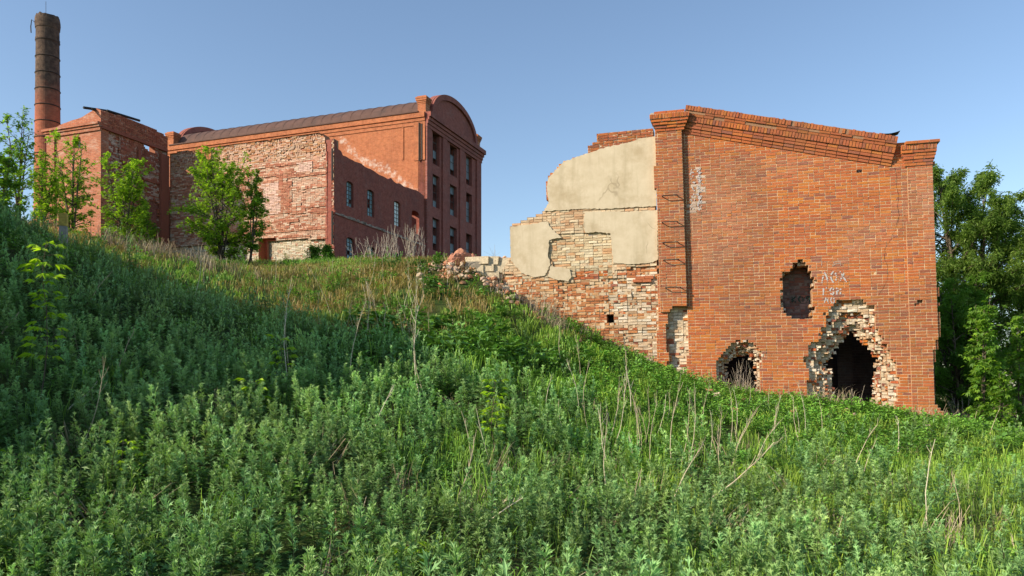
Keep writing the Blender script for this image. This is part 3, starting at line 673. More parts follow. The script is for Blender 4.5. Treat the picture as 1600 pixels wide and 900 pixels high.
# gable wall with nine openings
cols = [(676,687),(703,714),(728.5,737.5)]
rows = [[(205,253),(225,272),(242,287)],[(271,320),(287,335),(300,346)],[(339,392),(353,400),(364,404)]]
wins = []
for c,(xa,xb) in enumerate(cols):
    for rr in range(3):
        ya, za = side(xa,rows[rr][c][0],0); yb, _ = side(xb,0,0); _, zb = side(xa,rows[rr][c][1]+ (2 if c==0 else 0),0)
        if rr == 2: zb = za-1.95
        wins.append((ya,yb,zb,za))
mb = MB(); prism(mb, [(0,-1.5),(WM,-1.5),(WM,ZE),(0,ZE)], -.5, 0, fS(0), holes=[[(a,c),(b,c),(b,d),(a,d)] for a,b,c,d in wins])
for (y0,y1) in ((0,.62),(side(690,0,0)[0],side(690,0,0)[0]+.62),(side(717,0,0)[0],side(717,0,0)[0]+.7),(WM-.75,WM)):
    mb.box((y0,-1.5,.002),(y1,ZE-.86,.10), fS(0))
r = rng(91)
for zz in (5.25, 8.0, 2.5):
    for yy in (side(691,0,0)[0]-.12, side(718,0,0)[0]-.1): mb.box((yy,zz,.1),(yy+.2,zz+.22,.108), fS(0), (.0,.0,.0))
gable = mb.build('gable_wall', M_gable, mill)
mb = MB()
for zb,zt,pr in ((ZE-.26,ZE+.02,.34),(ZE-.45,ZE-.265,.24),(ZE-.66,-.455+ZE,.17),(ZE-.86,ZE-.665,.12)):
    mb.box((-.02,zb,-.1),(WM+pr*.8,zt,pr), fS(0))
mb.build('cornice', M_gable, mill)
# arched parapets (near and far end)
def arch(xc, d0, d1, rise, name, a0=.62, a1=7.62):
    cx = (a0+a1)/2; hw = (a1-a0)/2; th = np.linspace(0,np.pi,29)
    outer = [(cx+hw*math.cos(t), ZE+.02+rise*math.sin(t)**.9) for t in th]
    mb = MB(); prism(mb, outer, d0, d1, fS(xc))
    inner = [(cx+(hw-.05)*math.cos(t), ZE+.03+(rise)*math.sin(t)**.9) for t in th]
    rim = [(cx+(hw-.38)*math.cos(t), ZE+.03+(rise-.34)*math.sin(t)**.9) for t in th]
    for k in range(28):
        p = [inner[k],inner[k+1],rim[k+1],rim[k]]
        prism(mb, p, d1-.05, d1+.13, fS(xc))
    return mb.build(name, M_gable, mill)
RISE = 2.05
arch(0,-.38,-.02,RISE,'parapet'); arch(-LM,-.05,.30,RISE*1.12,'parapet')
mb = MB(); th = np.linspace(0,np.pi,29); cx = 4.12
for d in np.linspace(-LM+.5,-.42,27)[:-1]:
    for k in range(28):
        p = [(cx+3.75*math.cos(t), ZE+.05+(RISE*.80)*math.sin(t)**.9) for t in (th[k],th[k+1])]
        dd = (LM-.92)/26
        a,b = p; v = [(a[0],a[1],d),(a[0],a[1],d+dd-.03),(b[0],b[1],d+dd-.03),(b[0],b[1],d)]
        mb.add(fr_map(fS(0),np.array(v)), [[0,1,2,3]])
        s = [(a[0],a[1],d+dd-.03),(a[0],a[1]+.024,d+dd-.015),(b[0],b[1]+.024,d+dd-.015),(b[0],b[1],d+dd-.03)]
        s2 = [(a[0],a[1]+.024,d+dd-.015),(a[0],a[1],d+dd),(b[0],b[1],d+dd),(b[0],b[1]+.024,d+dd-.015)]
        mb.add(fr_map(fS(0),np.array(s)), [[0,1,2,3]]); mb.add(fr_map(fS(0),np.array(s2)), [[0,1,2,3]])
mb.box((-LM+.3,ZE+.0,.02),(-.4,ZE+.07,.22), fF(0)); mb.box((-LM+.3,ZE+.0,-.6),(-.4,ZE+.05,.02), fF(0))
mb.build('roof', M_roof, mill)
def pier(x0, y0, name='corner_pier'):
    mb = MB(); zt = ZE+.02
    for (h,s) in ((.50,0),(.09,.02),(.10,.05),(.12,.09),(.09,.11),(.07,.03)):
        mb.box((x0-s,zt,-y0-.52-s),(x0+.52+s,zt+h-.002,-y0+s), fF(0)); zt += h
    return mb.build(name, M_mill, mill)
pier(-.52,0); pier(-.52,WM-.52); pier(-LM,0)
def window(parent, y0, y1, z0, z1, frame_fr, depth, nx, nz, glass=.75, seed=0, matf=None, gm=None):
    """glazing bars and panes set back in an opening; the frame is a part, the glass its sub-part"""
    r = rng(seed); mb = MB(); t = .035; ys = np.linspace(y0,y1,nx+1); zs = np.linspace(z0,z1,nz+1)
    for y in ys: mb.box((y-t/2,z0,-depth-.04),(y+t/2,z1,-depth), frame_fr)
    for z in zs: mb.box((y0,z-t/2,-depth-.038),(y1,z+t/2,-depth-.002), frame_fr)
    f = mb.build('window', matf or M_frame, parent); mb = MB()
    for a in range(nx):
        for b in range(nz):
            if r.random() < glass: mb.box((ys[a]+t/2,zs[b]+t/2,-depth-.022),(ys[a+1]-t/2,zs[b+1]-t/2,-depth-.016), frame_fr)
    if mb.n: mb.build('pane', gm or M_glass, f)
    return f
M_frame = mat_simple('old_window_frame', (.07,.055,.05), (.16,.12,.10), 8, .85, .003)
for k,(a,b,c,d) in enumerate(wins): window(mill, a, b, c, d, fS(0), .22, 2, 4, .6, 100+k)

# ---------------- annexe (roofless)
YW = -9.57; XW = -9.95
wx, wy = mw(0,YW); annex = empty('ruined_annexe', (wx,wy,MZB), MROT, 'roofless annexe, stripped pale and red brick front, dark side wall with barred windows', 'ruin', 'derelict mill complex')
def fFa(d=0): return ((0,-d,0),(1,0,0),(0,0,1),(0,-1,0))
def fSa(xc=0): return ((xc,-YW,0),(0,1,0),(0,0,1),(1,0,0))
fw = lambda pts: [front(x,y,YW) for x,y in pts]
front_poly = fw([(511,430),(512,330),(511,240),(506,212),(496,207),(483,209),(470,212),(450,214),(420,219),(395,221),(370,224),(345,228),(330,230),(329,250),(322,262),(308,268),(300,288),(291,289),(306,272),(303,250),(302,237),(288,235),(275,238),(264,240),(262,430)])
front_poly = fw([(511,430),(512,330),(511,240),(506,212),(496,207),(483,209),(470,212),(450,214),(420,219),(395,221),(370,224),(345,228),(330,230),(329,250),(324,264),(313,262),(310,240),(300,235),(288,236),(275,238),(262,240),(262,430)])
patch_w = fw([(408,287),(436,284),(436,333),(408,336)]); patch_w2 = fw([(466,255),(487,252),(487,269),(466,270)]); patch_r = fw([(437,284),(455,282),(455,310),(437,333)])
ledge = lambda x: np.interp(x, [front(380,0,YW)[0],front(507,0,YW)[0]], [front(380,378,YW)[1],front(507,372,YW)[1]])
door_f = fw([(404,372),(430,370),(430,376),(418,377),(418,415),(404,415)])
rowd = rng(77).uniform(0,1,90)
def strip_rel(a, b, r):
    a = np.atleast_1d(a); b = np.atleast_1d(b); rr = np.clip(np.round((b+1.5)/CH).astype(int),0,89)
    band = rowd[(rr//2)%90]; f = fbm(a*1.1,b*1.6,41,4); sr = fbm(a*.55+rr*3.7,rr*5.3,43,2)
    rel = -.040*(sr > .5)-.06*np.clip(f-.45,0,1)-r.uniform(0,.016,len(a))
    top = b > front(400,250,YW)[1]-.25*vnoise(a*2,a*0,4)
    rel = np.where(top, rel-r.uniform(0,.075,len(a)), rel)
    flat = inpoly(a,b,patch_w)|inpoly(a,b,patch_w2)|inpoly(a,b,patch_r)
    rel = np.where(flat, -.015+r.uniform(-.004,.004,len(a)), rel)
    return np.where(b < ledge(a), -.14-r.uniform(0,.03,len(a)), rel)
def strip_col(a, b, r, rel):
    n = len(a); rel = np.asarray(rel)
    red = np.array([(.45,.19,.12),(.42,.165,.10),(.48,.235,.15),(.40,.15,.095)])[r.choice(4,n)]
    pale = np.array([(.57,.36,.26),(.54,.31,.215),(.62,.46,.35)])[r.choice(3,n)]
    tan = np.array([(.47,.24,.12),(.53,.33,.20),(.42,.19,.10)])[r.choice(3,n)]
    rr = np.clip(np.round((b+1.5)/CH).astype(int),0,89); band = rowd[(rr//2)%90]
    sr = fbm(a*.55+rr*3.7,rr*5.3,43,2); pp = np.clip(.46+.9*(fbm(a*.6,b*.8,42,3)-.5)+(sr-.5)*2.6, 0.05, .93)
    c = np.where((r.random(n) < pp)[:,None], pale, red)
    top = b > front(400,255,YW)[1]; c = np.where((top & (r.random(n) < .5))[:,None], tan, c)
    c = np.where(inpoly(a,b,patch_w)[:,None]|inpoly(a,b,patch_w2)[:,None], np.where((r.random(n)<.8)[:,None],np.array([.68,.46,.38]),pale), c); c = np.where(inpoly(a,b,patch_r)[:,None], red*1.05, c)
    stone = np.array([(.60,.53,.40),(.66,.60,.48),(.52,.44,.31)])[r.choice(3,n)]
    c = np.where((b < ledge(a))[:,None], np.where((r.random(n)<.93)[:,None], stone, red), c)
    return c*r.uniform(.82,1.12,(n,1))
xq = front(511,0,YW)[0]; A2 = xq-CW*int((xq-XW)/CW+.9)
mb = MB(); brickwork(mb, fFa(0), A2, xq, -1.5, 7.0, lambda a,b: inpoly(a,b,front_poly) & ~inpoly(a,b,door_f), strip_col, depth=.55, mortar=(.53,.35,.25), seed=111, jit=.004, relief=strip_rel, headers=.3, mort_relief=.02, missing=.02)
mb.build('front_wall', M_strip, annex)
mb = MB(); xa = front(400,0,YW)[0]; mb.box((xa-.3,-1.2,-2.2),(front(436,0,YW)[0],front(415,364,YW)[1],-1.9), fFa(0), (.05,.04,.035)); mb.build('recess_shade', M_soot_shade, annex)  # near-black panel deep in the doorway, painting the shade inside
# jagged corner strip between the front and the side wall, with a deep vertical chase
mb = MB(); q0 = front(516.5,0,YW)[0]
corner_poly = fw([(517,430),(517,300),(518,221),(521,216),(527,219),(527,430)])
cp = [(min(x,-.002),z) for x,z in corner_poly]
brickwork(mb, fFa(.0), -.02-CW*8, -.02, -1.5, 6.5, lambda a,b: inpoly(a,b,cp)&(a<0), strip_col, depth=.4, mortar=(.56,.42,.31), seed=112, jit=.012, relief=lambda a,b,r: -r.uniform(0,.07,len(np.atleast_1d(a))), headers=.6)
mb.box((xq-.02,-1.5,-.5),(q0+.05,front(515,222,YW)[1],-.32), fFa(0), (.16,.09,.06))
mb.build('corner_wall', M_strip, annex)
mb = MB()
for (ya,yb,xx) in ((232,282,526.5),(330,382,524)):
    a,z = front(xx,ya,YW); _,z2 = front(xx,yb,YW); mb.box((-.10,z2,.03),(-.03,z,.10), fFa(0), (.03,.03,.03))
mb.build('downpipe', M_steel, annex)
# side wall
sw = lambda pts: [(side(x,y,0)[0]-YW-(-YW), side(x,y,0)[1]) for x,y in pts]
top = densify([(side(x,y,0)) for x,y in ((523,217),(526,221),(527,232),(533,236),(536,243),(560,254),(575,263),(600,276),(606,280),(611,278),(616,284),(640,294),(650,297),(663,306))], .25, .035, rng(5), False)
top = [(min(max(y,YW+.001),-.002),z) for y,z in top]
outl = [(YW,-1.5),(-.002,-1.5)]+top[::-1]
def arched(y0,y1,z0,z1,rise=.14,n=6): return [(y0,z0),(y1,z0)]+[((y0+y1)/2+(y1-y0)/2*math.cos(t), z1-rise+rise*math.sin(t)) for t in np.linspace(0,np.pi,n)]
swins = []
for (xa,xb,ya,yb) in ((541,552.5,281,321),(573.5,585,294,336),(615.5,626,312,351),(643.5,655,327,363),(541,554,369,409),(573.5,586,383,420),(616,628,393,425)):
    y0,z1 = side(xa,ya,0); y1,_ = side(xb,ya,0); z0 = side(xa,yb,0)[1]; swins.append((y0,y1,z0,z1))
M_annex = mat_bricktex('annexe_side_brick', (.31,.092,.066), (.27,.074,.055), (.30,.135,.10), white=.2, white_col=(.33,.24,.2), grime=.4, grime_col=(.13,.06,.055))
mb = MB(); S0 = fS(0); S0 = ((0,-YW,0),(0,1,0),(0,0,1),(1,0,0))
prism(mb, outl, -.5, 0, S0, holes=[arched(*w_) for w_ in swins])
zl = side(560,342,0)[1]
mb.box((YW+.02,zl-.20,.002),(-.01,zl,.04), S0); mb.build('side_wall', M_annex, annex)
mb = MB(); r = rng(14); mb.box((YW+.05,zl-.17,.03),(-.05,zl-.11,.043), S0)
for k in range(60):
    y = YW+.4+r.random()*8.6; h = r.uniform(.03,.09); L = r.uniform(.1,.35); mb.box((y,zl-.19+r.random()*.02,.035),(y+L,zl-.19+h+.05,.046), S0)
mb.build('ledge', mat_simple('flaking_ledge',(.3,.22,.17),(.42,.33,.27),8), annex)
M_blue = mat_simple('blue_green_glass', (.10,.19,.22), (.24,.36,.38), 5, .4, 0, .4); M_palegl = mat_simple('dirty_reflect_glass', (.75,.8,.74), (.9,.93,.9), 6, .4, 0, .5)  # white panes: dirty glass with its bright reflection painted into the colour
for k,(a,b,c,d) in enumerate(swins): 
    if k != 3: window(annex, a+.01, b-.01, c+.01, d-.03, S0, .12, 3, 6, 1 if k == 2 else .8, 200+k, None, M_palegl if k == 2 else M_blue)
# lit inner pier seen through the fourth opening, inside wall and rear
a,b,c,d = swins[3]
mb = MB(); mb.box((a-.4,-1.3,-3.2),(b+1.4,d+.6,-1.6), S0); mb.build('inner_pier', M_mill, annex)
mb = MB(); mb.box((-XW-10.2,0,0),(-XW-10.1,.1,.1), S0)
mb = MB(); prism(mb, [(XW+.1,-1.5),(XW+.55,-1.5),(XW+.55,5.2),(XW+.1,5.9)], YW+.6, -.1, ((0,-YW,0),(1,0,0),(0,0,1),(0,1,0)))
mb.build('party_wall', M_mill, annex)

# ---------------- side block on the left
YN = -13.84; XL = -13.36; XB = -9.97
bx, by = mw(XB,YN); block = empty('side_block', (bx,by,MZB), MROT, 'two-storey red brick block without a roof beside the chimney, half hidden by young trees', 'ruin', 'derelict mill complex')
def B(x, y): return (x-XB, y-YN)
FB = lambda d=0: ((-XB,-d,0),(1,0,0),(0,0,1),(0,-1,0)); SB = lambda d=0: ((d,-YN,0),(0,1,0),(0,0,1),(1,0,0))
bf = lambda pts: [front(x,y,YN) for x,y in pts]
M_blk = mat_bricktex('side_block_brick', (.43,.15,.08), (.36,.115,.065), (.48,.30,.21), white=.55, white_col=(.58,.42,.33), grime=.3, grime_col=(.17,.07,.045), bumpd=.02, streak=1)
fp = bf([(158,440),(158,172),(151,169),(139,176),(128,183),(112,188),(96,194),(80,202),(76,206),(76,440)]); fp = [(min(x,XB-.001),z) for x,z in fp]
fp = densify(fp, .3, .02, rng(3)); fp = [(min(x,XB-.001),z) for x,z in fp]
wn = [front(114,216,YN)[0],front(126,216,YN)[0],front(114,232,YN)[1],front(114,214,YN)[1]]
mb = MB(); prism(mb, fp, -.45, 0, FB(), holes=[arched(wn[0],wn[1],wn[2],wn[3],.12)])
zc = front(110,198,YN)[1]
for h,pr,dz in ((.12,.20,0),(.10,.13,-.12),(.14,.07,-.24)): mb.box((XL-.02-pr,zc+dz-h,-.05),(XB+(.02),zc+dz,pr), FB())
mb.box((XL,-1.4,.002),(XL+.5,zc-.4,.08), FB())
mb.build('front_wall', M_blk, block)
mb = MB(); mb.box((wn[0],wn[2],-.4),(wn[1],wn[2]+.02+ (wn[3]-wn[2])*.75,-.3), FB()); mb.build('window_infill', M_pale, block)
side_poly = [side(x,y,XB) for x,y in ((158,440),(158,174),(172,176),(190,182),(215,190),(238,199),(250,207),(262,214),(264,430))]
gap = [side(x,y,XB) for x,y in ((226,222),(243,229),(243,240),(232,235),(226,229))]
dr = [side(x,y,XB) for x,y in ((238,356),(247,358),(247,388),(238,388))]
al = [side(x,y,XB) for x,y in ((231,313),(250,317),(250,395),(231,390))]
def blk_rel(a,b,r):
    a = np.atleast_1d(a); rr = np.clip(np.round((b+1.5)/CH).astype(int),0,89); f = fbm(a*.55+rr*3.7,rr*5.3,53,2); up = b > side(200,215,XB)[1]
    rel = -.06*(f>.5)-r.uniform(0,.035,len(a)); rel = np.where(up, r.uniform(-.01,.01,len(a)), rel)
    return np.where(inpoly(a,b,al), -.12+r.uniform(-.004,.004,len(a)), rel)
def blk_col(a,b,r,rel):
    n = len(a); red = np.array([(.36,.115,.07),(.31,.095,.06),(.40,.15,.09)])[r.choice(3,n)]; pale = np.array([(.50,.34,.27),(.56,.41,.33)])[r.choice(2,n)]
    up = b > side(200,215,XB)[1]; rr = np.clip(np.round((b+1.5)/CH).astype(int),0,89); p = np.clip(.32+2.4*(fbm(a*.55+rr*3.7,rr*5.3,53,2)-.5),0,.85)*(~up)
    c = np.where((r.random(n)<p)[:,None], pale, red); c = np.where(inpoly(a,b,al)[:,None], np.array([.30,.11,.085]), c)
    return c*r.uniform(.82,1.12,(n,1))
mb = MB(); y0 = YN+.46; NW = int((YW-YN-.46)/CW)+4
brickwork(mb, SB(), YN+.001, YN+.001+CW*int((-7.6-YN)/CW), -1.5, 8.0, lambda a,b: inpoly(a,b,side_poly) & ~inpoly(a,b,gap) & ~inpoly(a,b,dr), blk_col, depth=.4, mortar=(.42,.25,.19), seed=121, jit=.009, relief=blk_rel, headers=.4, mort_relief=.02)
for (xa,xb,ya,yb,pr) in ((215,219,234,400,.08),(250,262,240,405,.10)):
    q0,z1 = side(xa,ya,XB); q1,_ = side(xb,ya,XB); mb.box((q0,-1.5,-.1),(q1,z1,pr), SB(), (.30,.10,.065))
cz = side(200,212,XB)[1]; mb.box((YN+.01,cz-.12,-.1),(YW-.2,cz,.09), SB(), (.28,.09,.06))
mb.build('side_wall', M_strip, block)
mb = MB(); mb.box((-9,-1.4,-3.3),(YN+.5,6.6,-2.95), ((0,-YN,0),(0,1,0),(0,0,1),(1,0,0)))
mb.box((XL+.35,-1.4,-5.3),(XB-.45,6.2,-5.0), FB()); mb.build('rear_wall', M_blk, block)
mb = MB(); mb.box((side(236,0,XB)[0]-.3,-1.4,-1.2),(side(250,0,XB)[0]+.2,3.3,-.9), SB(), (.03,.03,.03)); mb.build('recess_shade', M_soot_shade, block)  # near-black backing paints the shade behind the small doorway
for k in range(3):
    mb = MB(); (y,z),(yb,zb) = [(side(143,167,XB),side(176,174,XB)),(side(152,170,XB),side(190,179,XB)),(side(172,173,XB),side(222,190,XB))][k]
    mb.tube(np.array([(-.5+.15*k, y-YN, z+.03),(-.35+.1*k, yb-YN, zb+.06)]), [.06,.06], 4); mb.build('roof_beam', mat_simple('charred_beam',(.02,.018,.017),(.05,.045,.04),9) if k == 0 else bpy.data.materials['charred_beam'], block)
# cornice end stub between block and annexe
mb = MB(); q = front(262,206,-3)[0]
# ---------------- chimney
cxw, cyw = -26.7, 46.0; chim = empty('factory_chimney', (cxw,cyw,5.6), 0, 'tall round brick chimney with dark banded top behind the left block', 'chimney', 'derelict mill complex')
H = 21.28-5.6; mb = MB(); n = 40
prof = [(0,.76),(H*.45,.675),(H-1.5,.60),(H-1.48,.62),(H-1.3,.63),(H-1.28,.605),(H-.75,.60),(H-.73,.63),(H-.45,.66),(H-.2,.645),(H,.60),(H-.02,.44),(H-3,.42)]
prof2 = []
for k in range(len(prof)-1):
    m_ = max(1,int(abs(prof[k+1][0]-prof[k][0])/.4))
    for q in range(m_): prof2.append((prof[k][0]+(prof[k+1][0]-prof[k][0])*q/m_, prof[k][1]+(prof[k+1][1]-prof[k][1])*q/m_))
prof2.append(prof[-1]); th = np.arange(n+1)*2*np.pi/n; rr_ = rng(15)
P = np.array([[(rad*math.cos(t), rad*math.sin(t), z) for t in th] for z,rad in prof2]); m_ = len(prof2)
top_j = np.array([z > H-.25 for z,_ in prof2]); P[top_j,:,2] += rr_.uniform(-.06,.06,(top_j.sum(),n+1))
wp = np.array([[(t*.78, z, 0) for t in th] for z,_ in prof2])
ii,jj = np.meshgrid(np.arange(n),np.arange(m_-1)); b_ = (jj*(n+1)+ii).ravel()
zn = np.clip((P[:,:,2]-H*.56)/(H*.34),0,1)
mb.add(P.reshape(-1,3), np.stack([b_,b_+1,b_+n+2,b_+n+1],1), col=np.repeat(zn.reshape(-1,1),3,1), wp=wp.reshape(-1,3))
def mat_chim():
    m = mat_bricktex('chimney_brick', (.45,.135,.065), (.36,.10,.055), (.30,.16,.11), white=.0, grime=.4, grime_col=(.13,.06,.05))
    n_ = m.node_tree; p = [k for k in n_.nodes if k.type == 'BSDF_PRINCIPLED'][0]; src = p.inputs['Base Color'].links[0].from_socket
    a = nd(n_,'ShaderNodeAttribute', attribute_name='col'); tc = nd(n_,'ShaderNodeTexCoord'); s = noise(n_, tc.outputs['Object'], 1.4, 7, .75)
    ad = nd(n_,'ShaderNodeMath', operation='MULTIPLY_ADD'); n_.links.new(s, ad.inputs[0]); ad.inputs[1].default_value = .5; n_.links.new(a.outputs['Fac'], ad.inputs[2])
    soot = mixc(n_, ramp(n_, noise(n_, tc.outputs['Object'], 4, 6, .7), [(.4,(0,0,0)),(.65,(1,1,1))]), (.055,.042,.035), (.15,.105,.075))
    n_.links.new(mixc(n_, ramp(n_, ad.outputs[0], [(.42,(0,0,0)),(.85,(.97,.97,.97))]), src, soot), p.inputs['Base Color']); return m
mb.build('stack', mat_chim(), chim)
for k in range(13):
    z = 4.0+k*.93; rad = np.interp(z, [p[0] for p in prof[:3]], [p[1] for p in prof[:3]])+.012
    mb = MB(); pts = [(rad*math.cos(t),rad*math.sin(t),z) for t in np.linspace(0,2*np.pi,33)]
    mb.tube(pts, .028, 4, cap=False); mb.build('iron_hoop', M_steel, chim)
mb = MB(); mb.tube([(-.66,-.1,H-.35),(-.85,-.12,H-.2),(-.9,-.12,H-.6),(-.88,-.12,H-.95)], .03, 5); mb.tube([(-.1,0,H),(-.1,0,H+.9)], .012, 4); mb.build('bracket', M_steel, chim)
# ------------------------------------------------------------------ plants
def unit(v): return v/(np.linalg.norm(v,axis=-1,keepdims=True)+1e-9)
def leaf_quads(base, dirs, side, ln, wd, droop=.0):
    """diamond leaves: base -> widest -> tip. all (n,3)/(n,)"""
    n = len(base); ln = np.broadcast_to(ln,(n,))[:,None]; wd = np.broadcast_to(wd,(n,))[:,None]
    up = np.cross(side, dirs)
    mid = base+dirs*ln*.45+up*ln*.04; tip = base+dirs*ln-np.array([0,0,1.])*ln*droop
    v = np.stack([base, mid+side*wd*.5, tip, mid-side*wd*.5],1).reshape(-1,3)
    return v, np.arange(4*n).reshape(-1,4)
def frame_for(dirs, r, roll=.5):
    s = np.cross(dirs, np.array([0,0,1.])+1e-3); s = unit(s); u = np.cross(s, dirs); a = r.uniform(-roll,roll,len(dirs))[:,None]
    return unit(s*np.cos(a)+u*np.sin(a))
class Var: pass
def variant(parts):
    """parts: list of (v, q, col) -> one template"""
    o = Var(); n = 0; V=[];Q=[];C=[]
    for v,q,c in parts:
        V.append(v); Q.append(q+n); C.append(np.broadcast_to(c,(len(v),3)) if np.ndim(c)==1 else c); n += len(v)
    o.v = np.vstack(V); o.q = np.vstack(Q); o.c = np.vstack(C); return o
def stem_strip(p0, p1, w0, w1, col):
    d = unit((p1-p0)[None])[0]; s = np.cross(d,[0.3,1,0.1]); s = s/np.linalg.norm(s); s2 = np.cross(d,s); V=[];Q=[]
    for k,ss in enumerate((s,s2)):
        V += [p0-ss*w0, p0+ss*w0, p1+ss*w1, p1-ss*w1]; Q.append(np.arange(4)+4*k)
    return np.array(V), np.array(Q), col
def mugwort(seed, shoots, nl, lobes, h=.50):
    r = rng(seed); P = []
    for s in range(shoots):
        b = np.r_[r.normal(0,.10,2), -.02]; hh = h*r.uniform(.6,1.15); lean = r.normal(0,.13,2)
        top = b+np.r_[lean*hh, hh]; P.append(stem_strip(b, top, .004, .002, np.array([.09,.11,.05])))
        t = r.uniform(.12,1,nl)**.75; az = np.arange(nl)*2.4+r.uniform(0,6); el = R(8)+R(66)*t**1.6+r.normal(0,.22,nl)
        d = np.stack([np.cos(az)*np.cos(el), np.sin(az)*np.cos(el), np.sin(el)],1); base = b+(top-b)*t[:,None]
        ln = (.105-.052*t)*r.uniform(.75,1.25,nl); sd = frame_for(d,r,.8)
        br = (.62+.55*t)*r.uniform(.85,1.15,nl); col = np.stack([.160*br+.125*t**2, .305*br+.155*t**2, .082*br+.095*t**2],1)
        v,q = leaf_quads(base,d,sd,ln,ln*(.21 if lobes else .34),.12); P.append((v,q,np.repeat(col,4,0)))
        if lobes:
            for sg in (1,-1):
                d2 = unit(d*.75+sd*sg*.65); b2 = base+d*ln[:,None]*.35; v,q = leaf_quads(b2,d2,np.cross(d2,np.cross(sd,d)),ln*.5,ln*.12,.08); P.append((v,q,np.repeat(col*1.06,4,0)))
    return variant(P)
def tuft(seed, blades, h, w, cols, spread=.09, stiff=.5):
    r = rng(seed); b = np.c_[r.normal(0,spread,(blades,2)), np.full(blades,-.03)]; az = r.uniform(0,6.28,blades); hh = h*r.uniform(.45,1.1,blades)
    out = np.stack([np.cos(az),np.sin(az),np.zeros(blades)],1); ln = r.uniform(.05,1-stiff,blades)[:,None]
    m1 = b+np.c_[out[:,:2]*hh[:,None]*ln*.3, hh*.55]; m2 = b+np.c_[out[:,:2]*hh[:,None]*ln*.75, hh*(.9)] ; tp = b+np.c_[out[:,:2]*hh[:,None]*ln*1.35, hh*r.uniform(.75,1.1,blades)]
    s = np.stack([-np.sin(az),np.cos(az),np.zeros(blades)],1)*w
    v = np.stack([b-s*.5,b+s*.5,m1-s*.5,m1+s*.5,m2-s*.33,m2+s*.33,tp],1).reshape(-1,3); k = np.arange(blades)[:,None]*7
    q = np.concatenate([k+np.array([[0,1,3,2]]),k+np.array([[2,3,5,4]]),k+np.array([[4,5,6,6]])],0)
    c = np.array(cols)[r.choice(len(cols),blades)]*r.uniform(.8,1.2,(blades,1))
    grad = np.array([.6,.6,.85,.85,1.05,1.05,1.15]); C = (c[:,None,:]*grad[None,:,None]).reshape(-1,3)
    # last face is a triangle: give it its own tip vertex pair
    tri = q[2*blades:].copy(); v2 = np.vstack([v, v[tri[:,2]]+s*.06]); q[2*blades:,3] = np.arange(blades)+len(v); q[2*blades:] = q[2*blades:][:,[0,1,3,2]]
    return variant([(v2,q,np.vstack([C,C[tri[:,2]]]))])
def herb(seed, stems, nl, h, ls, cols, wd=.55):
    r = rng(seed); P = []
    for s in range(stems):
        b = np.r_[r.normal(0,.11,2),-.02]; hh = h*r.uniform(.5,1.1); top = b+np.r_[r.normal(0,.18,2)*hh,hh]; P.append(stem_strip(b,top,.003,.002,np.array([.05,.08,.025])))
        t = r.uniform(.2,1,nl); az = r.uniform(0,6.28,nl); el = r.normal(.15,.3,nl)+.3*t; d = np.stack([np.cos(az)*np.cos(el),np.sin(az)*np.cos(el),np.sin(el)],1)
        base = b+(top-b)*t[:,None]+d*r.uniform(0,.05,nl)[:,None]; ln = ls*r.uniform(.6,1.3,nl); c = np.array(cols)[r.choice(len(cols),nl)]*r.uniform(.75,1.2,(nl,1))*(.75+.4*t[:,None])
        v,q = leaf_quads(base,d,frame_for(d,r,.5),ln,ln*wd,.2); P.append((v,q,np.repeat(c,4,0)))
    return variant(P)
def scatter(mb, vs, x, y, scale, r, tint=None, zoff=0, lean=.12):
    z = ground_z(x,y)+zoff; which = r.integers(0,len(vs),len(x)); yaw = r.uniform(0,6.28,len(x)); tint = np.ones((len(x),3)) if tint is None else tint
    lx, ly = r.normal(0,lean,len(x)), r.normal(0,lean,len(x))
    for k,V in enumerate(vs):
        i = np.nonzero(which == k)[0]
        if not len(i): continue
        c,s = np.cos(yaw[i])[:,None], np.sin(yaw[i])[:,None]; sc = scale[i][:,None]; v = V.v
        X = (v[None,:,0]*c-v[None,:,1]*s)*sc; Y = (v[None,:,0]*s+v[None,:,1]*c)*sc; Z = v[None,:,2]*sc
        P = np.stack([x[i][:,None]+X+Z*lx[i][:,None], y[i][:,None]+Y+Z*ly[i][:,None], z[i][:,None]+Z],-1).reshape(-1,3)
        n = len(v); q = (np.arange(len(i))[:,None,None]*n+V.q[None]).reshape(-1,4)
        mb.add(P, q, col=(V.c[None]*tint[i][:,None,:]).reshape(-1,3), wp=np.zeros((len(P),3)))
def field(y0, y1, dens, r, margin=1.16):
    """random places in the part of the hillside the photograph takes in (with a margin)"""
    e = 3.4; hw = lambda y: .66*y+e; A = .66*(y1*y1-y0*y0)+2*e*(y1-y0); n = int(A*dens); y = r.uniform(y0,y1,3*n); y = y[r.random(3*n) < hw(y)/hw(y1)][:n]
    n = len(y); x = r.uniform(-1,1,n)*hw(y)
    return x, y
def inside_buildings(x, y):
    dx, dy = x-RX, y-RY; a = dx*RC+dy*RS; d = -dx*RS+dy*RC
    m = (a > -11.4)&(a < .1)&(d > -.16)&(d < 3.7)
    dx, dy = x-MX, y-MY; u = dx*MC+dy*MS; v = -dx*MS+dy*MC
    return m | ((u > -18.5)&(u < .1)&(v > -.1)) | ((u > -10.2)&(u < .1)&(v > -9.7)) | ((u > -13.5)&(u < -9.9)&(v > -14.0))
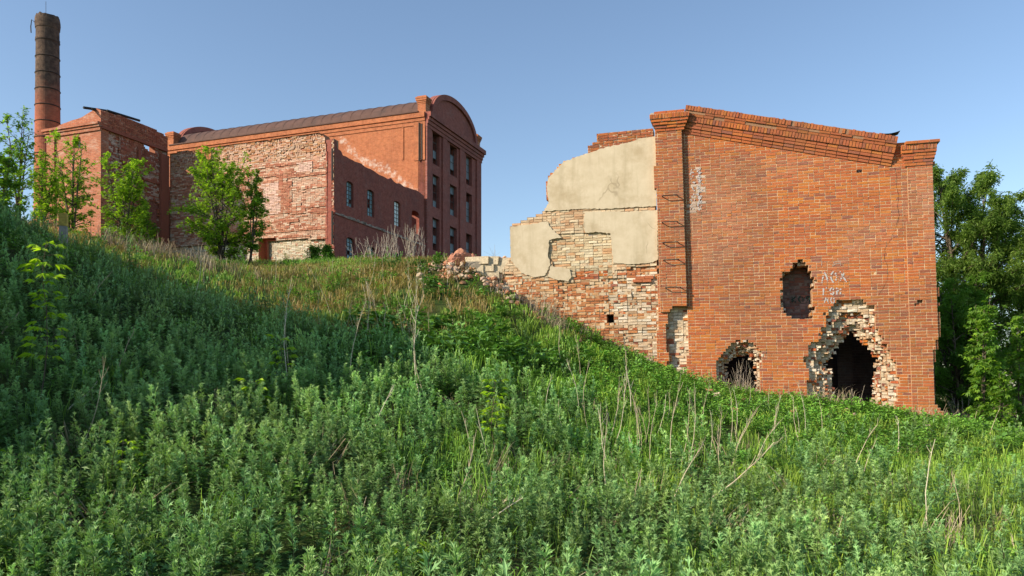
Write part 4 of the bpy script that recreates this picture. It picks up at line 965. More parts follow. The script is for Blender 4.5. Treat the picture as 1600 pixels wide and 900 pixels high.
# where the kinds of plant grow, as soft weights on the ground
def in_rubble(x, y):
    dx, dy = x-RX, y-RY; a = dx*RC+dy*RS; d = -dx*RS+dy*RC
    return (a > -13.6)&(a < -8.6)&(d < 0)&(d > -1.35-.25*(-8.6-a)*0+ .5*(fbm(x*1.7,y*1.7,88,2)-.5)*2)
def zones(x, y):
    z = ground_z(x,y); u, v = proj(x,y,z)
    n1 = fbm(x*.35,y*.35,61,3); n2 = fbm(x*.9,y*.9,62,3); n3 = fbm(x*.22+9,y*.22,63,3)
    # mugwort: the left bank and the foreground
    bank = (y < np.interp(x,[-30,-16,-10,-7.5,-5,-3,0,4,8,20],[25,21,17.6,17.8,17,15.6,13.6,12.0,11,10]))
    nearmug = np.clip((11.5-y)/4+ (n1-.5)*3,0,1)
    leftm = np.interp(x, [-4,-1,2,4,6],[1,.85,.62,.36,.22])
    mug = np.where(bank, np.where(y > 11, np.interp(x,[-3,0,2],[1,.5,.18]), leftm*np.clip(.62+(n1-.45)*3,np.interp(x,[-3,0],[.55,.15]),1.2)), .03)
    pl = (~bank)&(x < 2)&(y > 15)
    lowslope = pl & (x > -2.5) & (y < 25)
    dry = np.where(pl, np.clip(1.1-np.abs(y-25)/11+(n1-.5)*2,0,1), 0)*np.where(x > -.5, .25, 1)
    herbz = np.clip(np.where((y > 15)&(x > 1.0), 1.2, np.where((y>11)&(x>-1)&~pl, .55, .25))+(n2-.5)*1.6,0,1)
    return mug, dry, herbz, n1, n2, n3, bank, pl
MUG_HI = [mugwort(300+k,3,40,True) for k in range(5)]; MUG_LO = [mugwort(320+k,4,24,False) for k in range(4)]
GCOL = [(.25,.43,.055),(.20,.37,.05),(.29,.46,.075),(.16,.32,.045)]
GR_HI = [tuft(340+k,26,.34,.0085,GCOL,.10,.35) for k in range(4)]; GR_LO = [tuft(350+k,16,.34,.02,GCOL) for k in range(3)]
DCOL = [(.35,.25,.09),(.30,.24,.08),(.40,.29,.13),(.23,.24,.065)]
DR = [tuft(360+k,18,.22,.016,DCOL,.12,.3) for k in range(3)]
HB = [herb(370+k,6,13,.34,.075,[(.17,.35,.05),(.20,.39,.055),(.12,.28,.04)]) for k in range(4)]
HB_HI = [herb(376+k,7,18,.32,.055,[(.16,.34,.05),(.19,.37,.06),(.12,.27,.04)],.6) for k in range(3)]
BUR = [herb(380+k,6,9,.34,.145,[(.12,.26,.05),(.15,.30,.06),(.10,.22,.045)],.66) for k in range(3)]
STR = [tuft(390+k,22,.62,.010,[(.36,.29,.18),(.30,.23,.14),(.42,.35,.24)],.14,.35) for k in range(3)]
r = rng(900); mug_mb, gr_mb, hb_mb, dr_mb, bur_mb, str_mb = MB(), MB(), MB(), MB(), MB(), MB()
def tints(x, y, n, r, a=.25): return (1+a*(fbm(x*.6,y*.6,71,2)-.5)[:,None]*2)*r.uniform(.85,1.15,(len(x),1))*np.c_[1+.18*(n-.5)*2, np.ones(len(x)), 1+.1*(n-.5)]
for (y0,y1,dm,dg,dh,dd,hi) in ((2.6,8,26,24,11,0,1),(8,13,19,26,11,0,1),(13,19,13,17,9,8,0),(19,26,5,14,8,20,0),(26,40,0,10,2.5,22,0)):
    for kind in 'mghd':
        den = dict(m=dm,g=dg,h=dh,d=dd)[kind]
        if not den: continue
        x, y = field(y0,y1,den,r); mug, dry, hz, n1, n2, n3, bank, pl = zones(x,y); ok = ~inside_buildings(x,y) & ~(in_rubble(x,y)&(r.random(len(x)) < .86)); u = r.random(len(x))
        if kind == 'm':
            k = ok&(u < mug); x,y,n1 = x[k],y[k],n1[k]; sc = r.uniform(.65,1.25,len(x))*(.55+.95*fbm(x*.55,y*.55,75,3)); t = tints(x,y,n1,r,.34)*(1+.16*(r.random((len(x),1))-.5)*np.array([[1.6,.4,-.6]]))
            scatter(mug_mb, MUG_HI if hi else MUG_LO, x, y, sc*(1 if y0 < 19 else 1.1), r, t)
        elif kind == 'g':
            wgt = np.where(bank&(x < -1), .12, np.where(pl, .85-dry*.72, 1-mug*.75)); wgt = np.where(mug > .8, .07, wgt)*np.where((y < 13)&(x < 1.5), .55, 1)
            k = ok&(u < wgt); x,y,n1,dry = x[k],y[k],n1[k],dry[k]; t = tints(x,y,n1,r,.3)*np.where((x > 1.5)&(y > 6.5),1,0)[:,None]*np.array([[1.18,1.06,1.0]])+tints(x,y,n1,r,.3)*np.where((x > 1.5)&(y > 6.5),0,1)[:,None]; t = t*(1+dry[:,None]*np.array([.45,.06,.3]))
            sc = r.uniform(.6,1.25,len(x))*(1-.35*dry)*np.where(y > 26,.6,np.where(y > 19,.75,1))*np.where((x > 2)&(y > 7),.78,1); scatter(gr_mb, GR_HI if hi else GR_LO, x, y, sc, r, t)
        elif kind == 'h':
            k = ok&(u < hz*np.where(pl,.35,1)); x,y,n1 = x[k],y[k],n1[k]; scatter(hb_mb, HB_HI if hi else HB, x, y, r.uniform(.6,1.25,len(x))*np.where(hi,.8,1), r, tints(x,y,n1,r,.3))
        else:
            k = ok&(u < dry*.9); x,y,n1 = x[k],y[k],n1[k]; scatter(dr_mb, DR, x, y, r.uniform(.6,1.3,len(x))*np.where(y>26,.8,1), r, tints(x,y,n1,r,.3))
# burdock in the hollow below the rubble
for (pxx,pyy,n,s) in ((700,520,9,1.1),(760,545,16,1.2),(800,560,12,1.1),(620,505,9,1.1),(870,560,10,1.),(640,520,7,.9),(840,590,8,.8),(680,555,6,.9),(560,545,6,.8),(700,455,8,.8),(760,500,8,.9),(1230,650,8,.7),(1350,665,8,.7),(1480,690,8,.8),(1560,690,8,.8),(1100,640,6,.7),(690,410,9,.7),(725,402,5,.8),(600,430,6,.7),(640,425,6,.7)):
    X,Y,Z = ray_ground(pxx,pyy); x = X+r.normal(0,.5,n); y = Y+r.normal(0,.6,n); k = ~inside_buildings(x,y); x,y = x[k],y[k]
    scatter(bur_mb, BUR, x, y, s*r.uniform(.7,1.25,len(x)), r, r.uniform(.8,1.2,(len(x),1))*np.ones((1,3)))
# a belt of tall herbs at the foot of the ruin
def along_wall(n, a0, a1, d0, d1):
    a = r.uniform(a0,a1,n); d = r.uniform(d0,d1,n); return RX+RC*a+RS*d, RY+RS*a-RC*d
x,y = along_wall(520,-9.5,.8,.14,1.5); scatter(hb_mb, HB, x, y, r.uniform(.7,1.35,len(x)), r, tints(x,y,fbm(x,y,3),r,.3))
x,y = along_wall(34,-10.5,-6.5,.15,.8); scatter(str_mb, STR, x, y, r.uniform(.5,1.0,len(x)), r)
x,y = along_wall(60,-6.5,.6,.15,.9); scatter(str_mb, STR, x, y, r.uniform(.6,1.2,len(x)), r)
x,y = field(4.5,13,.9,r); scatter(str_mb, STR, x, y, r.uniform(.3,.75,len(x)), r, None, 0, .5)
# straw: dry grass at the annexe foot and beside the ruin
for (pxx,pyy,n,sx) in ((240,402,60,1.6),(300,402,40,1.3),(1500,650,34,.7),(1560,660,30,.8),(820,480,8,.6),(20,335,20,1.2),(130,350,26,1.0),(880,520,16,.6),(640,405,30,1.6),(560,405,24,1.2)):
    X,Y,Z = ray_ground(pxx,pyy); x = X+r.normal(0,sx,n); y = Y+r.normal(0,.5,n); k = ~inside_buildings(x,y); x,y = x[k],y[k]; scatter(str_mb, STR, x, y, r.uniform(.6,1.3,len(x))*(1.1 if Y > 26 else .9), r)
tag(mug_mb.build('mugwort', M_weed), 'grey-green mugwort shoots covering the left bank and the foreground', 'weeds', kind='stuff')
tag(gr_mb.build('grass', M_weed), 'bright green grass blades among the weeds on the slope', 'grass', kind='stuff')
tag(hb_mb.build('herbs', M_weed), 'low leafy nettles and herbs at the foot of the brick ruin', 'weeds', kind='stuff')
tag(dr_mb.build('dry_grass', M_weed), 'olive brown dry grass on the flat crest before the mill', 'grass', kind='stuff')
tag(bur_mb.build('burdock', M_weed), 'broad burdock leaves in the dark hollow of the slope', 'weeds', kind='stuff')
tag(str_mb.build('straw', M_dry), 'pale straw of last year at the foot of the walls', 'dry grass', kind='stuff')

# ---------------- trees and saplings
def tree(name, base, height, spread, nstems, nleaf, ls, cols, label, cat='tree', group=None, seed=0, low=.15, open_=.5, wd=.5, trunk_r=.05, lean=(0,0), droop=.25, levels=2, compound=True):
    r = rng(seed); base = np.array(base,float); root = empty(name, tuple(base), 0, label, cat, group); tb = MB(); tips = []
    for s in range(nstems):
        ang = r.uniform(0,6.28); out = spread*r.uniform(.1,.55)*(nstems > 1); hh = height*r.uniform(.72,1.0) if s else height
        n = 9; t = np.linspace(0,1,n); p = np.stack([np.cos(ang)*out*t**1.3+lean[0]*t*hh+np.cumsum(r.normal(0,.03,n))*hh*.12, np.sin(ang)*out*t**1.3+lean[1]*t*hh+np.cumsum(r.normal(0,.03,n))*hh*.12, t*hh-.08],1)
        p[0,:2] = r.normal(0,.06,2)*(nstems>1); rad = trunk_r*r.uniform(.7,1.1)*(1-t)**.8+.006; tb.tube(p, rad, 6)
        nb = int(10+height*2.2)
        for b in range(nb):
            tb_ = low+(1-low)*(b+r.random())/nb; k = tb_*(n-1); i = min(int(k),n-2); o = p[i]+(p[i+1]-p[i])*(k-i); az = b*2.4+r.uniform(-.5,.5)
            L = spread*(.25+.85*math.sin(math.pi*min(1,(tb_-low)/(1-low)*.85+.15)))*r.uniform(.55,1.1)*(1 if nstems == 1 else .7); el = .35+.6*tb_+r.normal(0,.15)
            d = np.array([math.cos(az)*math.cos(el),math.sin(az)*math.cos(el),math.sin(el)]); tt = np.linspace(0,1,5)
            bp = o+d*L*tt[:,None]+np.array([0,0,-1])*(tt**2)[:,None]*L*droop*.6+np.cumsum(r.normal(0,.03,(5,3)),0)*L*.5
            tb.tube(bp, np.linspace(rad[i]*.5+.004,.004,5), 4, cap=False)
            for m in range(3+int(L*3)):
                q = r.uniform(.25,1); j = min(int(q*4),3); e = bp[j]+(bp[j+1]-bp[j])*(q*4-j); dd = unit(d+r.normal(0,.55,3)); LL = L*r.uniform(.15,.42)*(1.1-q*.5)
                tw = e+dd*LL*np.linspace(0,1,3)[:,None]; tb.tube(tw, [.005,.004,.002], 3, cap=False); tips.append((e, tw[-1], dd))
    tips_e = np.array([t[0] for t in tips]); tips_p = np.array([t[1] for t in tips]); n = nleaf; i = r.integers(0,len(tips),n)
    keep = vnoise(tips_p[i,0]*1.5/max(spread,.5)+seed, tips_p[i,2]*2/max(spread,.5),seed) > open_*r.random(n)*.9; i = i[keep]; n = len(i)
    f = r.uniform(.1,1.08,n)[:,None]; c = tips_e[i]+(tips_p[i]-tips_e[i])*f+r.normal(0,ls*.55,(n,3))
    az = r.uniform(0,6.28,n); el = r.normal(-.15,.45,n); d = np.stack([np.cos(az)*np.cos(el),np.sin(az)*np.cos(el),np.sin(el)],1)
    col = np.array(cols)[r.choice(len(cols),n)]*r.uniform(.75,1.25,(n,1)); ln = ls*r.uniform(.6,1.25,n); lb = MB(); sd = frame_for(d,r,.7)
    v,q = leaf_quads(c,d,sd,ln,ln*wd,droop); lb.add(v,q,col=np.repeat(col,4,0))
    if compound:
        for sg in (1,-1):
            d2 = unit(d*.6+sd*sg*.75); v,q = leaf_quads(c+d*ln[:,None]*.15,d2,unit(np.cross(d2,np.cross(sd,d))),ln*.8,ln*wd*.8,droop); lb.add(v,q,col=np.repeat(col*.95,4,0))
    tb.build('trunk', M_bark, root, smooth=True); lb.build('crown', M_leaf, root); return root
MAPLE = [(.32,.49,.045),(.26,.43,.04),(.38,.53,.055),(.17,.31,.03)]
DARK = [(.13,.27,.04),(.16,.31,.05),(.19,.34,.06)]
def on(pxx, Y, dz=0): x = (pxx-800)/F*Y; return (x, Y, gz(x,Y)+dz)
def ht(pyy, Y, base): return (HY-pyy)/F*Y-base[2]
G_T = 'young maples in front of the mill ruins'
b = on(345,35.0); tree('maple_tree', b, ht(238,35,b), 2.3, 7, 15000, .10, MAPLE, 'dense bright green young maple in front of the stripped annexe wall', group=G_T, seed=401, low=.06, open_=.6, trunk_r=.045)
b = on(392,35.4); tree('maple_tree', b, ht(262,35.4,b), .95, 3, 3400, .10, MAPLE[:2]+DARK, 'slim darker maple close beside the white bricked-up window', group=G_T, seed=402, low=.15, open_=.4, trunk_r=.04)
b = on(195,33.0); tree('maple_tree', b, ht(238,33,b), 1.5, 5, 5200, .10, MAPLE, 'leafy maple before the shaded side of the left block', group=G_T, seed=403, low=.12, open_=.5, trunk_r=.05)
b = on(232,34.0); tree('maple_tree', b, ht(312,34,b), .9, 4, 2400, .095, MAPLE[:2]+DARK, 'small maple below the walled-up doorway of the left block', group=G_T, seed=408, low=.12, open_=.45, trunk_r=.03)
b = on(112,31.0); tree('maple_tree', b, ht(205,31,b), 1.35, 5, 4000, .10, MAPLE, 'loose maple in front of the sunlit face of the left block', group=G_T, seed=404, low=.15, open_=.6, trunk_r=.045)
b = on(64,30.0); tree('maple_tree', b, ht(235,30,b), .95, 4, 2000, .10, MAPLE, 'thin maple right in front of the chimney base', group=G_T, seed=405, low=.2, open_=.6, trunk_r=.035)
b = on(28,29.0); tree('maple_tree', b, ht(165,29,b), 1.0, 4, 2200, .10, MAPLE[:2]+DARK[:2], 'tall sparse maple against the sky left of the chimney', group=G_T, seed=406, low=.3, open_=.65, trunk_r=.04)
b = on(4,27.0); tree('maple_tree', b, ht(232,27,b), 1.0, 4, 3200, .10, MAPLE[:2]+DARK, 'bushy maple cut by the left edge beside the sparse tall one', group=G_T, seed=407, low=.1, open_=.4, trunk_r=.04)
WIL = [(.17,.27,.055),(.21,.31,.07),(.13,.22,.045)]
G_R = 'trees behind the right corner of the brick ruin'
def onr(pxx, Y): x = (pxx-800)/F*Y; return (x,Y,gz(x,Y))
b = onr(1512,26.0); tree('willow_tree', b, ht(262,26,b), 3.5, 6, 100000, .125, WIL, 'large dark willow rising behind the right corner of the brick ruin', group=G_R, seed=411, low=.10, open_=.2, wd=.34, trunk_r=.14, compound=False)
b = onr(1650,27.0); tree('willow_tree', b, ht(300,27,b), 3.2, 5, 70000, .125, WIL, 'second willow at the right edge, set farther back and lower', group=G_R, seed=412, low=.10, open_=.2, wd=.34, trunk_r=.12, compound=False)
b = onr(1500,24.5); tree('willow_tree', b, ht(430,24.5,b), 2.0, 6, 34000, .12, DARK, 'low dark bushy willow in the shade right behind the brick corner', group=G_R, seed=413, low=.05, open_=.15, wd=.35, trunk_r=.06, compound=False)
for k,(xx,yt,Y,s,n,lb) in enumerate(((1536,455,19.9,.55,1700,'slim bright maple sapling in front of the dark willow'),(1592,490,20.4,.6,1500,'bright maple sapling at the right edge of the slope'),(1566,575,19.6,.5,900,'low bright maple bush between the two right-hand saplings'))):
    b = onr(xx,Y); tree('maple_sapling', b, ht(yt,Y,b), s, 3, n, .11, DARK+MAPLE[3:]+MAPLE[1:2], lb, group='maple saplings right of the ruin', seed=420+k, low=.08, open_=.45, trunk_r=.025)
# small green shrubs
b = on(492,36.6); tree('shrub', b, ht(382,36.6,b), .45, 5, 900, .12, DARK+WIL, 'small grey-green shrub against the white plinth of the annexe', 'shrub', seed=431, low=.1, open_=.2, trunk_r=.015, wd=.3)
b = on(512,37.2); tree('shrub', b, ht(380,37.2,b), .35, 4, 800, .12, DARK, 'dark creeper-like shrub at the annexe corner', 'shrub', seed=432, low=.05, open_=.1, trunk_r=.012)

def seedling(px0, py0, py1, label, seed, Y=None, n=7, size=.13, cols=None):
    """maple seedling: a stem with opposite compound leaves"""
    X,Yg,Z = ray_ground(px0,py0); r = rng(seed); h = (py0-py1)/F*Yg*1.12+.06; root = empty('maple_seedling', (X,Yg,Z), r.uniform(0,6.28), label, 'seedling', 'bright maple seedlings among the weeds')
    sb, lb = MB(), MB(); t = np.linspace(0,1,6); p = np.c_[r.normal(0,.02,6).cumsum()*h, r.normal(0,.02,6).cumsum()*h, t*h-.04]; sb.tube(p, np.linspace(.008,.003,6), 5)
    cols = cols or [(.37,.57,.032),(.31,.50,.03),(.43,.61,.05)]
    for k in range(n):
        tt = .3+.7*(k+.5)/n if h > .35 else .55+.45*(k+.5)/n; o = np.array([np.interp(tt,t,p[:,c]) for c in range(3)])
        for sg in (0,1,2):
            az = k*1.57+sg*2.09+r.normal(0,.3); el = .35+r.normal(0,.2)-.2*(1-tt); d = np.array([math.cos(az)*math.cos(el),math.sin(az)*math.cos(el),math.sin(el)]); L = size*r.uniform(.7,1.2)
            e = o+d*L; sb.tube(np.array([o,e]), .0022, 4, cap=False); s0 = unit(np.cross(d,[0,0,1.])[None])[0]
            for a in (-.95,-.45,0,.45,.95):
                d2 = unit((d*math.cos(a)+s0*math.sin(a)+np.array([0,0,-.35]))[None]); ln = L*r.uniform(.75,1.05)*(1-.25*abs(a)); c = np.array(cols)[r.integers(3)]*r.uniform(.8,1.15)
                v,q = leaf_quads((o+d*L*(1-.25*abs(a)))[None], d2, frame_for(d2,r,.4), np.array([ln]), np.array([ln*.42]), .25); lb.add(v,q,col=c)
    sb.build('stem', M_dry if False else M_bark, root); lb.build('leaf', M_leaf, root)['kind'] = 'stuff'
    return root
for k,(a,bb_,c,lab,n,s) in enumerate(((62,640,408,'tallest maple seedling, with many tiers of leaves near the left edge',13,.155),(436,612,538,'maple seedling in the dark weeds of the left bank',5,.13),(404,648,602,'low maple seedling below a dry stalk on the left bank',4,.13),(768,712,612,'tall leafy maple seedling in the middle of the slope',11,.11),
     (1168,770,733,'tiny maple seedling under the slanting dry stalks',3,.10),(196,752,698,'maple seedling in the lower left weeds',4,.11),(640,915,862,'maple seedling with big leaves at the bottom edge',4,.11),(1120,862,832,'tiny maple seedling in the lower right grass',3,.09),(28,745,715,'small maple seedling by the left edge, low down',3,.10))):
    seedling(a,bb_,c,lab,440+k,n=n,size=s)

# ---------------- dry stalks of last year
def stalk(x0,y0,x1,y1,label,group,seed,rad=.006,twigs=8,bend=0.05,name='dry_stalk',top_only=.55):
    X,Y,Z = ray_ground(x0,y0); r = rng(seed); top = np.array([(x1-x0)/F*Y, r.normal(0,.12)*abs(y0-y1)/F*Y, (y0-y1)/F*Y]); L = np.linalg.norm(top); n = 8; t = np.linspace(0,1,n)
    side_ = np.array([top[2],0,-top[0]])/max(L,.01); p = top*t[:,None]+side_*(np.sin(t*np.pi)*bend*L*r.choice([-1,1]))[:,None]+np.cumsum(r.normal(0,.006,(n,3)),0)*L; p[0] = (0,0,-.03)
    mb = MB(); c = np.array([(.58,.49,.33),(.50,.41,.27),(.66,.58,.42)])[r.integers(3)]; mb.tube(p, np.linspace(rad,rad*.35,n), 5, c)
    for k in range(twigs):
        q = top_only+(1-top_only)*r.random(); i = min(int(q*(n-1)),n-2); o = p[i]+(p[i+1]-p[i])*(q*(n-1)-i); d = unit((top/L+r.normal(0,.35,3)*np.array([1,.6,.4]))[None])[0]; l = L*r.uniform(.05,.16)
        mb.tube(np.array([o,o+d*l*.6,o+d*l+np.array([0,0,.02*L])]), [rad*.4,rad*.3,rad*.2], 3, c*.95, cap=False)
    o = mb.build(name, M_dry, loc=None); o.location = (X,Y,Z); tag(o,label,'dry stalk',group); return o
ST = [ # x0,y0,x1,y1,label,twigs,rad
 (660,640,655,480,'bundle-like pair of dry stalks in mid slope, left one',9,.007),(668,640,650,505,'dry stalk crossing another in the mid slope',6,.006),
 (606,545,604,478,'short knotty dry stalk on the sunlit bank',5,.008),(568,545,573,440,'slim dry stalk at the edge of the bank shadow',6,.006),(545,598,572,470,'leaning dry stalk rising from the dark bank',5,.006),
 (450,595,446,450,'lone dry stalk standing in the dark weeds of the bank',6,.006),(456,590,444,500,'shorter dry stalk touching the lone one on the bank',3,.005),
 (520,430,520,405,'thin dry stalk before the annexe corner',3,.006),(322,470,316,395,'dry stalk at the crest of the left bank under the maple',4,.007),(300,480,312,390,'second dry stalk at the crest of the left bank',4,.007),
 (880,585,878,500,'dry stalk near the lower end of the rubble wall',5,.006),(972,640,973,535,'dry stalk standing before the pale eroded wall foot',7,.006),(985,660,978,570,'thicker dry stalk by the wall foot',6,.007),
 (948,780,947,660,'straight dry stalk in the right foreground, alone',3,.006),(962,765,940,640,'dry stalk leaning left behind the straight one',6,.005),(950,700,968,600,'dry stalk of the tall sheaf left of the arched door',8,.006),
 (1000,720,982,590,'tall dry stalk of the sheaf left of the arched door, bent left',8,.006),(1003,715,985,610,'dry stalk hugging the tall bent one',6,.005),(958,705,974,585,'dry stalk at the left of the tall sheaf',7,.005),
 (1050,740,1066,600,'dry stalk below the small arched door, leaning right',7,.006),(1062,735,1078,610,'dry stalk below the small arched door, thinner',6,.005),(1073,745,1086,612,'tall straight dry stalk before the arched door',7,.006),
 (1130,770,1133,640,'upright dry stalk in front of the arched door',6,.005),(1108,720,1110,640,'faint dry stalk near the arched door',4,.004),
 (1045,805,1100,700,'long fallen dry stalk slanting in the right foreground',6,.007),(1046,812,1196,690,'longest fallen dry stalk, curving up to the right',9,.008),(1175,735,1215,660,'curved pale dry stalk tip in the right foreground',8,.007),(1140,740,1178,640,'bowed dry stalk before the brick face',8,.007),
 (1145,735,1172,655,'second bowed dry stalk before the brick face',6,.006),(710,795,738,690,'long dry stalk bent over the middle foreground',4,.007),(735,720,722,640,'thin twin dry stalk beside the tall seedling',2,.005),(770,730,745,640,'dry stalk crossing behind the tall seedling',2,.005),
 (715,830,800,775,'fallen dry stalk lying in the lower middle weeds',4,.007),(740,840,815,778,'second fallen dry stalk lying in the lower middle weeds',4,.006),(575,705,612,600,'reddish dry stalk in front of the dark bank',2,.006),
 (1325,760,1368,660,'slanting dry stalk in the right grass',5,.006),(1345,765,1368,690,'shorter slanting dry stalk in the right grass',3,.005),(1402,715,1408,650,'short dry stalk below the big broken doorway',2,.006),(1453,835,1462,690,'tall single dry stalk in the lower right grass',2,.006),(1500,850,1488,740,'thin dry stalk near the lower right corner',2,.005),
 (1596,880,1580,835,'broken dry stalk at the lower right edge',2,.007),(1255,825,1345,835,'dry stalk lying flat in the right grass',3,.006),(1440,650,1438,620,'small dry stalk at the ruin corner foot',3,.005),(1545,690,1560,640,'dry stalk under the right saplings',4,.006),
 (390,630,420,600,'whitish dry twig lying on the dark bank',2,.006),(105,640,150,596,'dry twig slanting over the left bank',1,.007),(130,700,165,560,'bent dry twig beside the tall seedling',2,.005),(2,520,30,488,'thick dry stick at the left edge',0,.010),(180,600,210,520,'pale dry twig curving over the left bank',2,.006),(130,490,180,425,'dry twig near the top of the left bank',2,.007)]
for k,(a,b_,c,d,lab,tw,rd) in enumerate(ST): stalk(a,b_,c,d,lab,'dry stalks on the slope',500+k,rd*1.25,tw+3)
q = rng(555)
for k in range(64):
    (cx,cy,sx,sy,lab,grp,hm) = [(620,515,60,26,'thin pale dry stalk among the sunlit grass of the middle slope','dry stalks of the middle slope',75),(1000,690,60,40,'thin pale dry stalk in the sheaf left of the small arched doorway','dry stalks left of the arched doorway',95),(1180,700,90,40,'thin pale dry stalk in front of the brick face between the two doorways','dry stalks before the brick face',75),(640,470,90,22,'short dry stalk on the brown crest before the annexe','dry stalks on the crest',45)][k%4]
    x = q.normal(cx,sx); y = q.normal(cy,sy); h_ = hm*q.uniform(.6,1.25); stalk(x,y,x+q.normal(0,.18)*h_,y-h_,lab,grp,800+k,.0055,7)
# clumps of dry brush before the annexe side wall, and in the doorways
def brush(pxx,pyy,ptop,n,wid,label,seed,Y=None,rad=.012):
    if Y is None: X,Y,Z = ray_ground(pxx,pyy)
    else: X = (pxx-800)/F*Y; Z = gz(X,Y)
    r = rng(seed); h = (HY-ptop)/F*Y-Z; mb = MB()
    for k in range(n):
        b = np.r_[r.normal(0,wid*.4),r.normal(0,wid*.3),-.05]; hh = h*r.uniform(.45,1); top = b+np.r_[r.normal(0,wid*.5),r.normal(0,wid*.3),hh]; t = np.linspace(0,1,5)
        p = b+(top-b)*t[:,None]+np.cumsum(r.normal(0,.02,(5,3)),0)*hh; c = np.array([(.42,.36,.30),(.36,.30,.25),(.47,.40,.31)])[r.integers(3)]*r.uniform(.8,1.1); mb.tube(p, np.linspace(rad,rad*.4,5), 4, c, cap=False)
        for m in range(5):
            i = r.integers(1,4); d = unit((top-b)/hh+r.normal(0,.4,3)); mb.tube(np.array([p[i],p[i]+d*hh*r.uniform(.12,.3)]), [rad*.5,rad*.25], 3, c, cap=False)
    o = mb.build('dry_brush', M_dry); o.location = (X,Y,Z); tag(o,label,'dry bush','clumps of dry brush')
brush(565,405,370,12,.5,'low dry brush before the lower barred window of the annexe',601,34)
brush(592,405,362,16,.5,'dry brush left of the tallest clump at the annexe side wall',602,34)
brush(612,405,350,20,.45,'dense dry brush in the middle of the annexe side wall',603,34)
brush(640,408,345,22,.4,'tallest pale dry brush near the mill corner',604,34)
brush(658,408,362,8,.3,'thin dry brush right at the mill corner',605,34)
brush(1157,612,560,26,.35,'grey dry brush filling the small arched doorway',606,21.45,.006)
brush(1510,662,615,16,.5,'pale dry brush at the right foot of the brick ruin',607,20.6,.007)
brush(1580,668,630,12,.5,'dry brush under the right-hand saplings',608,20.9,.007)
brush(1330,640,596,8,.3,'sparse dry brush in the big broken doorway',609,20.75,.005)
brush(772,400,382,5,.25,'tiny bare bush on the skyline between mill and ruin',610,27,.007)
brush(775,470,432,10,.4,'dry brush on the rubble slope below the plaster wall',611,22,.006)

# ---------------- rubble
def chunk(mb, c, s, r, col, sub=2, rough=.22, ang=None):
    import bmesh
    bm = bmesh.new(); bmesh.ops.create_icosphere(bm, subdivisions=sub, radius=1); v = np.array([x.co[:] for x in bm.verts]); f = np.array([[x.index for x in q.verts] for q in bm.faces]); bm.free()
    for k in range(7):
        n = unit(r.normal(0,1,3)); h = r.uniform(.55,.85); d = v@n; v = v-np.maximum(d-h,0)[:,None]*n
    v = v*(1+rough*(r.random((len(v),1))-.5)); a = r.uniform(0,6.28); ca,sa = math.cos(a),math.sin(a); v = v*np.array(s); v = v@np.array([[ca,-sa,0],[sa,ca,0],[0,0,1]]); mb.add(v+np.array(c), t=f, col=np.asarray(col)*r.uniform(.85,1.1,(len(v),1)))
r = rng(700)
def single(name, pos, build, label, cat, group, mat=None):
    mb = MB(); build(mb); o = mb.build(name, mat or M_stone); o.location = pos; tag(o,label,cat,group); return o
X,Y = (722-800)/F*23.6, 23.6; single('masonry_chunk', (X,Y,(HY-418)/F*Y), lambda mb: (chunk(mb,(0,0,.10),(.50,.35,.40),r,(.44,.20,.13),4,.16), chunk(mb,(.22,.0,.18),(.3,.25,.24),r,(.42,.19,.12),4,.16), chunk(mb,(-.05,0,.36),(.2,.2,.2),r,(.45,.21,.13),3,.16), chunk(mb,(-.32,0,-.15),(.3,.28,.25),r,(.46,.21,.13),4,.16)), 'big reddish lump of fallen masonry on the crest between mill and ruin','rubble',None)
# low remains of a pale block wall
GB = 'pale blocks of the low broken wall'
blocks = [(747,408,38),(768,408,26),(783,410,34),(747,421,20),(758,420,30),(779,421,28),(766,431,30),(748,432,22),(790,430,26),(740,416,24)]
names = ['left end of its top course','middle of its top course','right end of its top course','left end of its second course','long one left of centre in its second course','long one right of centre in its second course','middle of its bottom course','left end of its bottom course','right end of its bottom course','dark shaded end']
for k,(xp,yp,w_) in enumerate(blocks):
    Y = 23.35; X = (xp-800)/F*Y; ww = w_/F*Y; Z = (HY-yp)/F*Y
    o = single('stone_block', (X,Y,Z), lambda mb: mb.boxes([(-ww/2,-.11,-.16)],[(ww/2,.11,.16)], ((0,0,0),(1,0,0),(0,0,1),(0,-1,0)), .012, (.58,.48,.33) if k != 9 else (.3,.26,.2), r, True), 'pale block in the low broken wall: '+names[k],'block',GB)  # the end block's shade is put into its darker colour
    o.rotation_euler = (0,r.normal(0,.03),r.normal(-.2,.05))
# individual broken bricks lying on the slope
BC = [(.50,.26,.14),(.56,.42,.28),(.46,.20,.11),(.60,.48,.34),(.42,.30,.22)]
pts = []
for k in range(46):
    xp = r.uniform(690,860); yp = np.interp(xp,[690,745,800,860],[416,404,452,482])+abs(r.normal(0,8)); X,Y,Z = ray_ground(xp,yp)
    if inside_buildings(np.array([X]),np.array([Y]))[0]: continue
    s = r.uniform(.05,.13)
    if r.random() < .6: f = lambda mb: mb.boxes([(-.12,-.06,-.03)],[(r.uniform(.03,.12),.06,.035)], WF, .012, BC[r.integers(5)], r, True)
    else: f = lambda mb: chunk(mb,(0,0,0),(s,s*.8,s*.7),r,BC[r.integers(5)],1,.25)
    o = single('broken_brick', (X,Y,Z+.05+r.uniform(0,.08)), f, 'broken brick lying loose on the rubble slope beside the plaster wall','brick','loose bricks on the rubble slope'); o.rotation_euler = tuple(r.uniform(-.6,.6,2))+(r.uniform(0,3),)
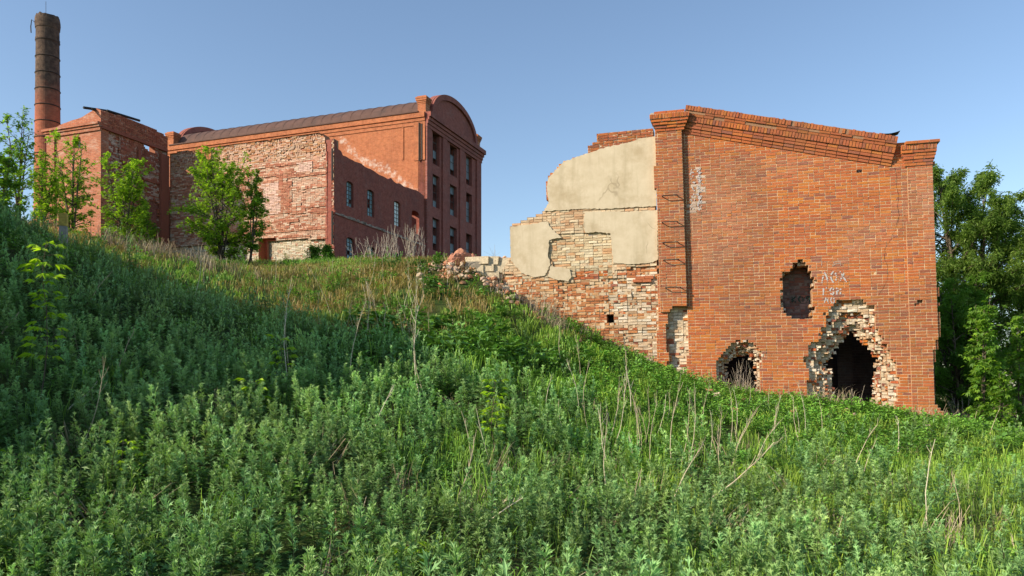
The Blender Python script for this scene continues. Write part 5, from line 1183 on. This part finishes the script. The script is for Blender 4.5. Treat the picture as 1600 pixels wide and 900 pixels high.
for k in range(34):
    xp = r.uniform(1085,1470); yp = np.interp(xp,[1085,1120,1290,1470],[608,622,640,660])+abs(r.normal(0,9)); X,Y,Z = ray_ground(xp,yp)
    if inside_buildings(np.array([X]),np.array([Y]))[0]: continue
    s = r.uniform(.06,.12)
    o = single('broken_brick', (X,Y,Z+.05+r.uniform(0,.1)), (lambda mb: mb.boxes([(-.12,-.06,-.03)],[(r.uniform(.03,.13),.06,.04)], WF, .014, BC[r.integers(5)], r, True)) if r.random() < .7 else (lambda mb: chunk(mb,(0,0,0),(s,s*.8,s*.7),r,BC[r.integers(5)],1,.25)), 'fallen brick in the weeds at the foot of the tall brick face','brick','fallen bricks at the foot of the brick face'); o.rotation_euler = tuple(r.uniform(-.6,.6,2))+(r.uniform(0,3),)
mb = MB()
for k in range(900):
    xp = r.normal(770,26) if k < 200 else r.uniform(700,940)-50*(r.random() < .4); yp = (np.interp(xp,[690,745,797],[414,402,402])+abs(r.normal(0,7))) if k < 200 else np.interp(xp,[700,745,800,860,940],[418,412,450,482,535])+r.normal(2,10)
    Y0 = 23.5 if k < 200 else None
    if Y0: X,Y,Z = (xp-800)/F*Y0, Y0, (HY-yp)/F*Y0-.02
    else: X,Y,Z = ray_ground(xp,yp)
    s = r.uniform(.03,.14)*(1 if k > 200 else .8); chunk(mb,(X,Y+r.normal(0,.1),Z+.02),(s,s*.8,s*.65),r,BC[r.integers(5)],1,.3)
tag(mb.build('rubble', M_stone),'crumbled brick and mortar rubble spilling down beside the plaster wall','rubble',kind='stuff')
# small boundary post on the bank
X,Y = (99-800)/F*17.6, 17.6; zb = gz(X,Y); post = empty('marker_post',(X,Y,zb),.3,'short weathered post with a yellow top on the left bank','post')
h = (HY-334)/F*Y-zb; mb = MB(); mb.boxes([(-.075,-.075,-.2)],[(.075,.075,h-.28)],WF,.004,(.33,.30,.25),r,True); mb.build('shaft',M_stone,post)
mb = MB(); mb.boxes([(-.08,-.08,h-.275)],[(.08,.08,h)],WF,.004,(.52,.36,.08),r,True); mb.build('painted_top',M_stone,post)
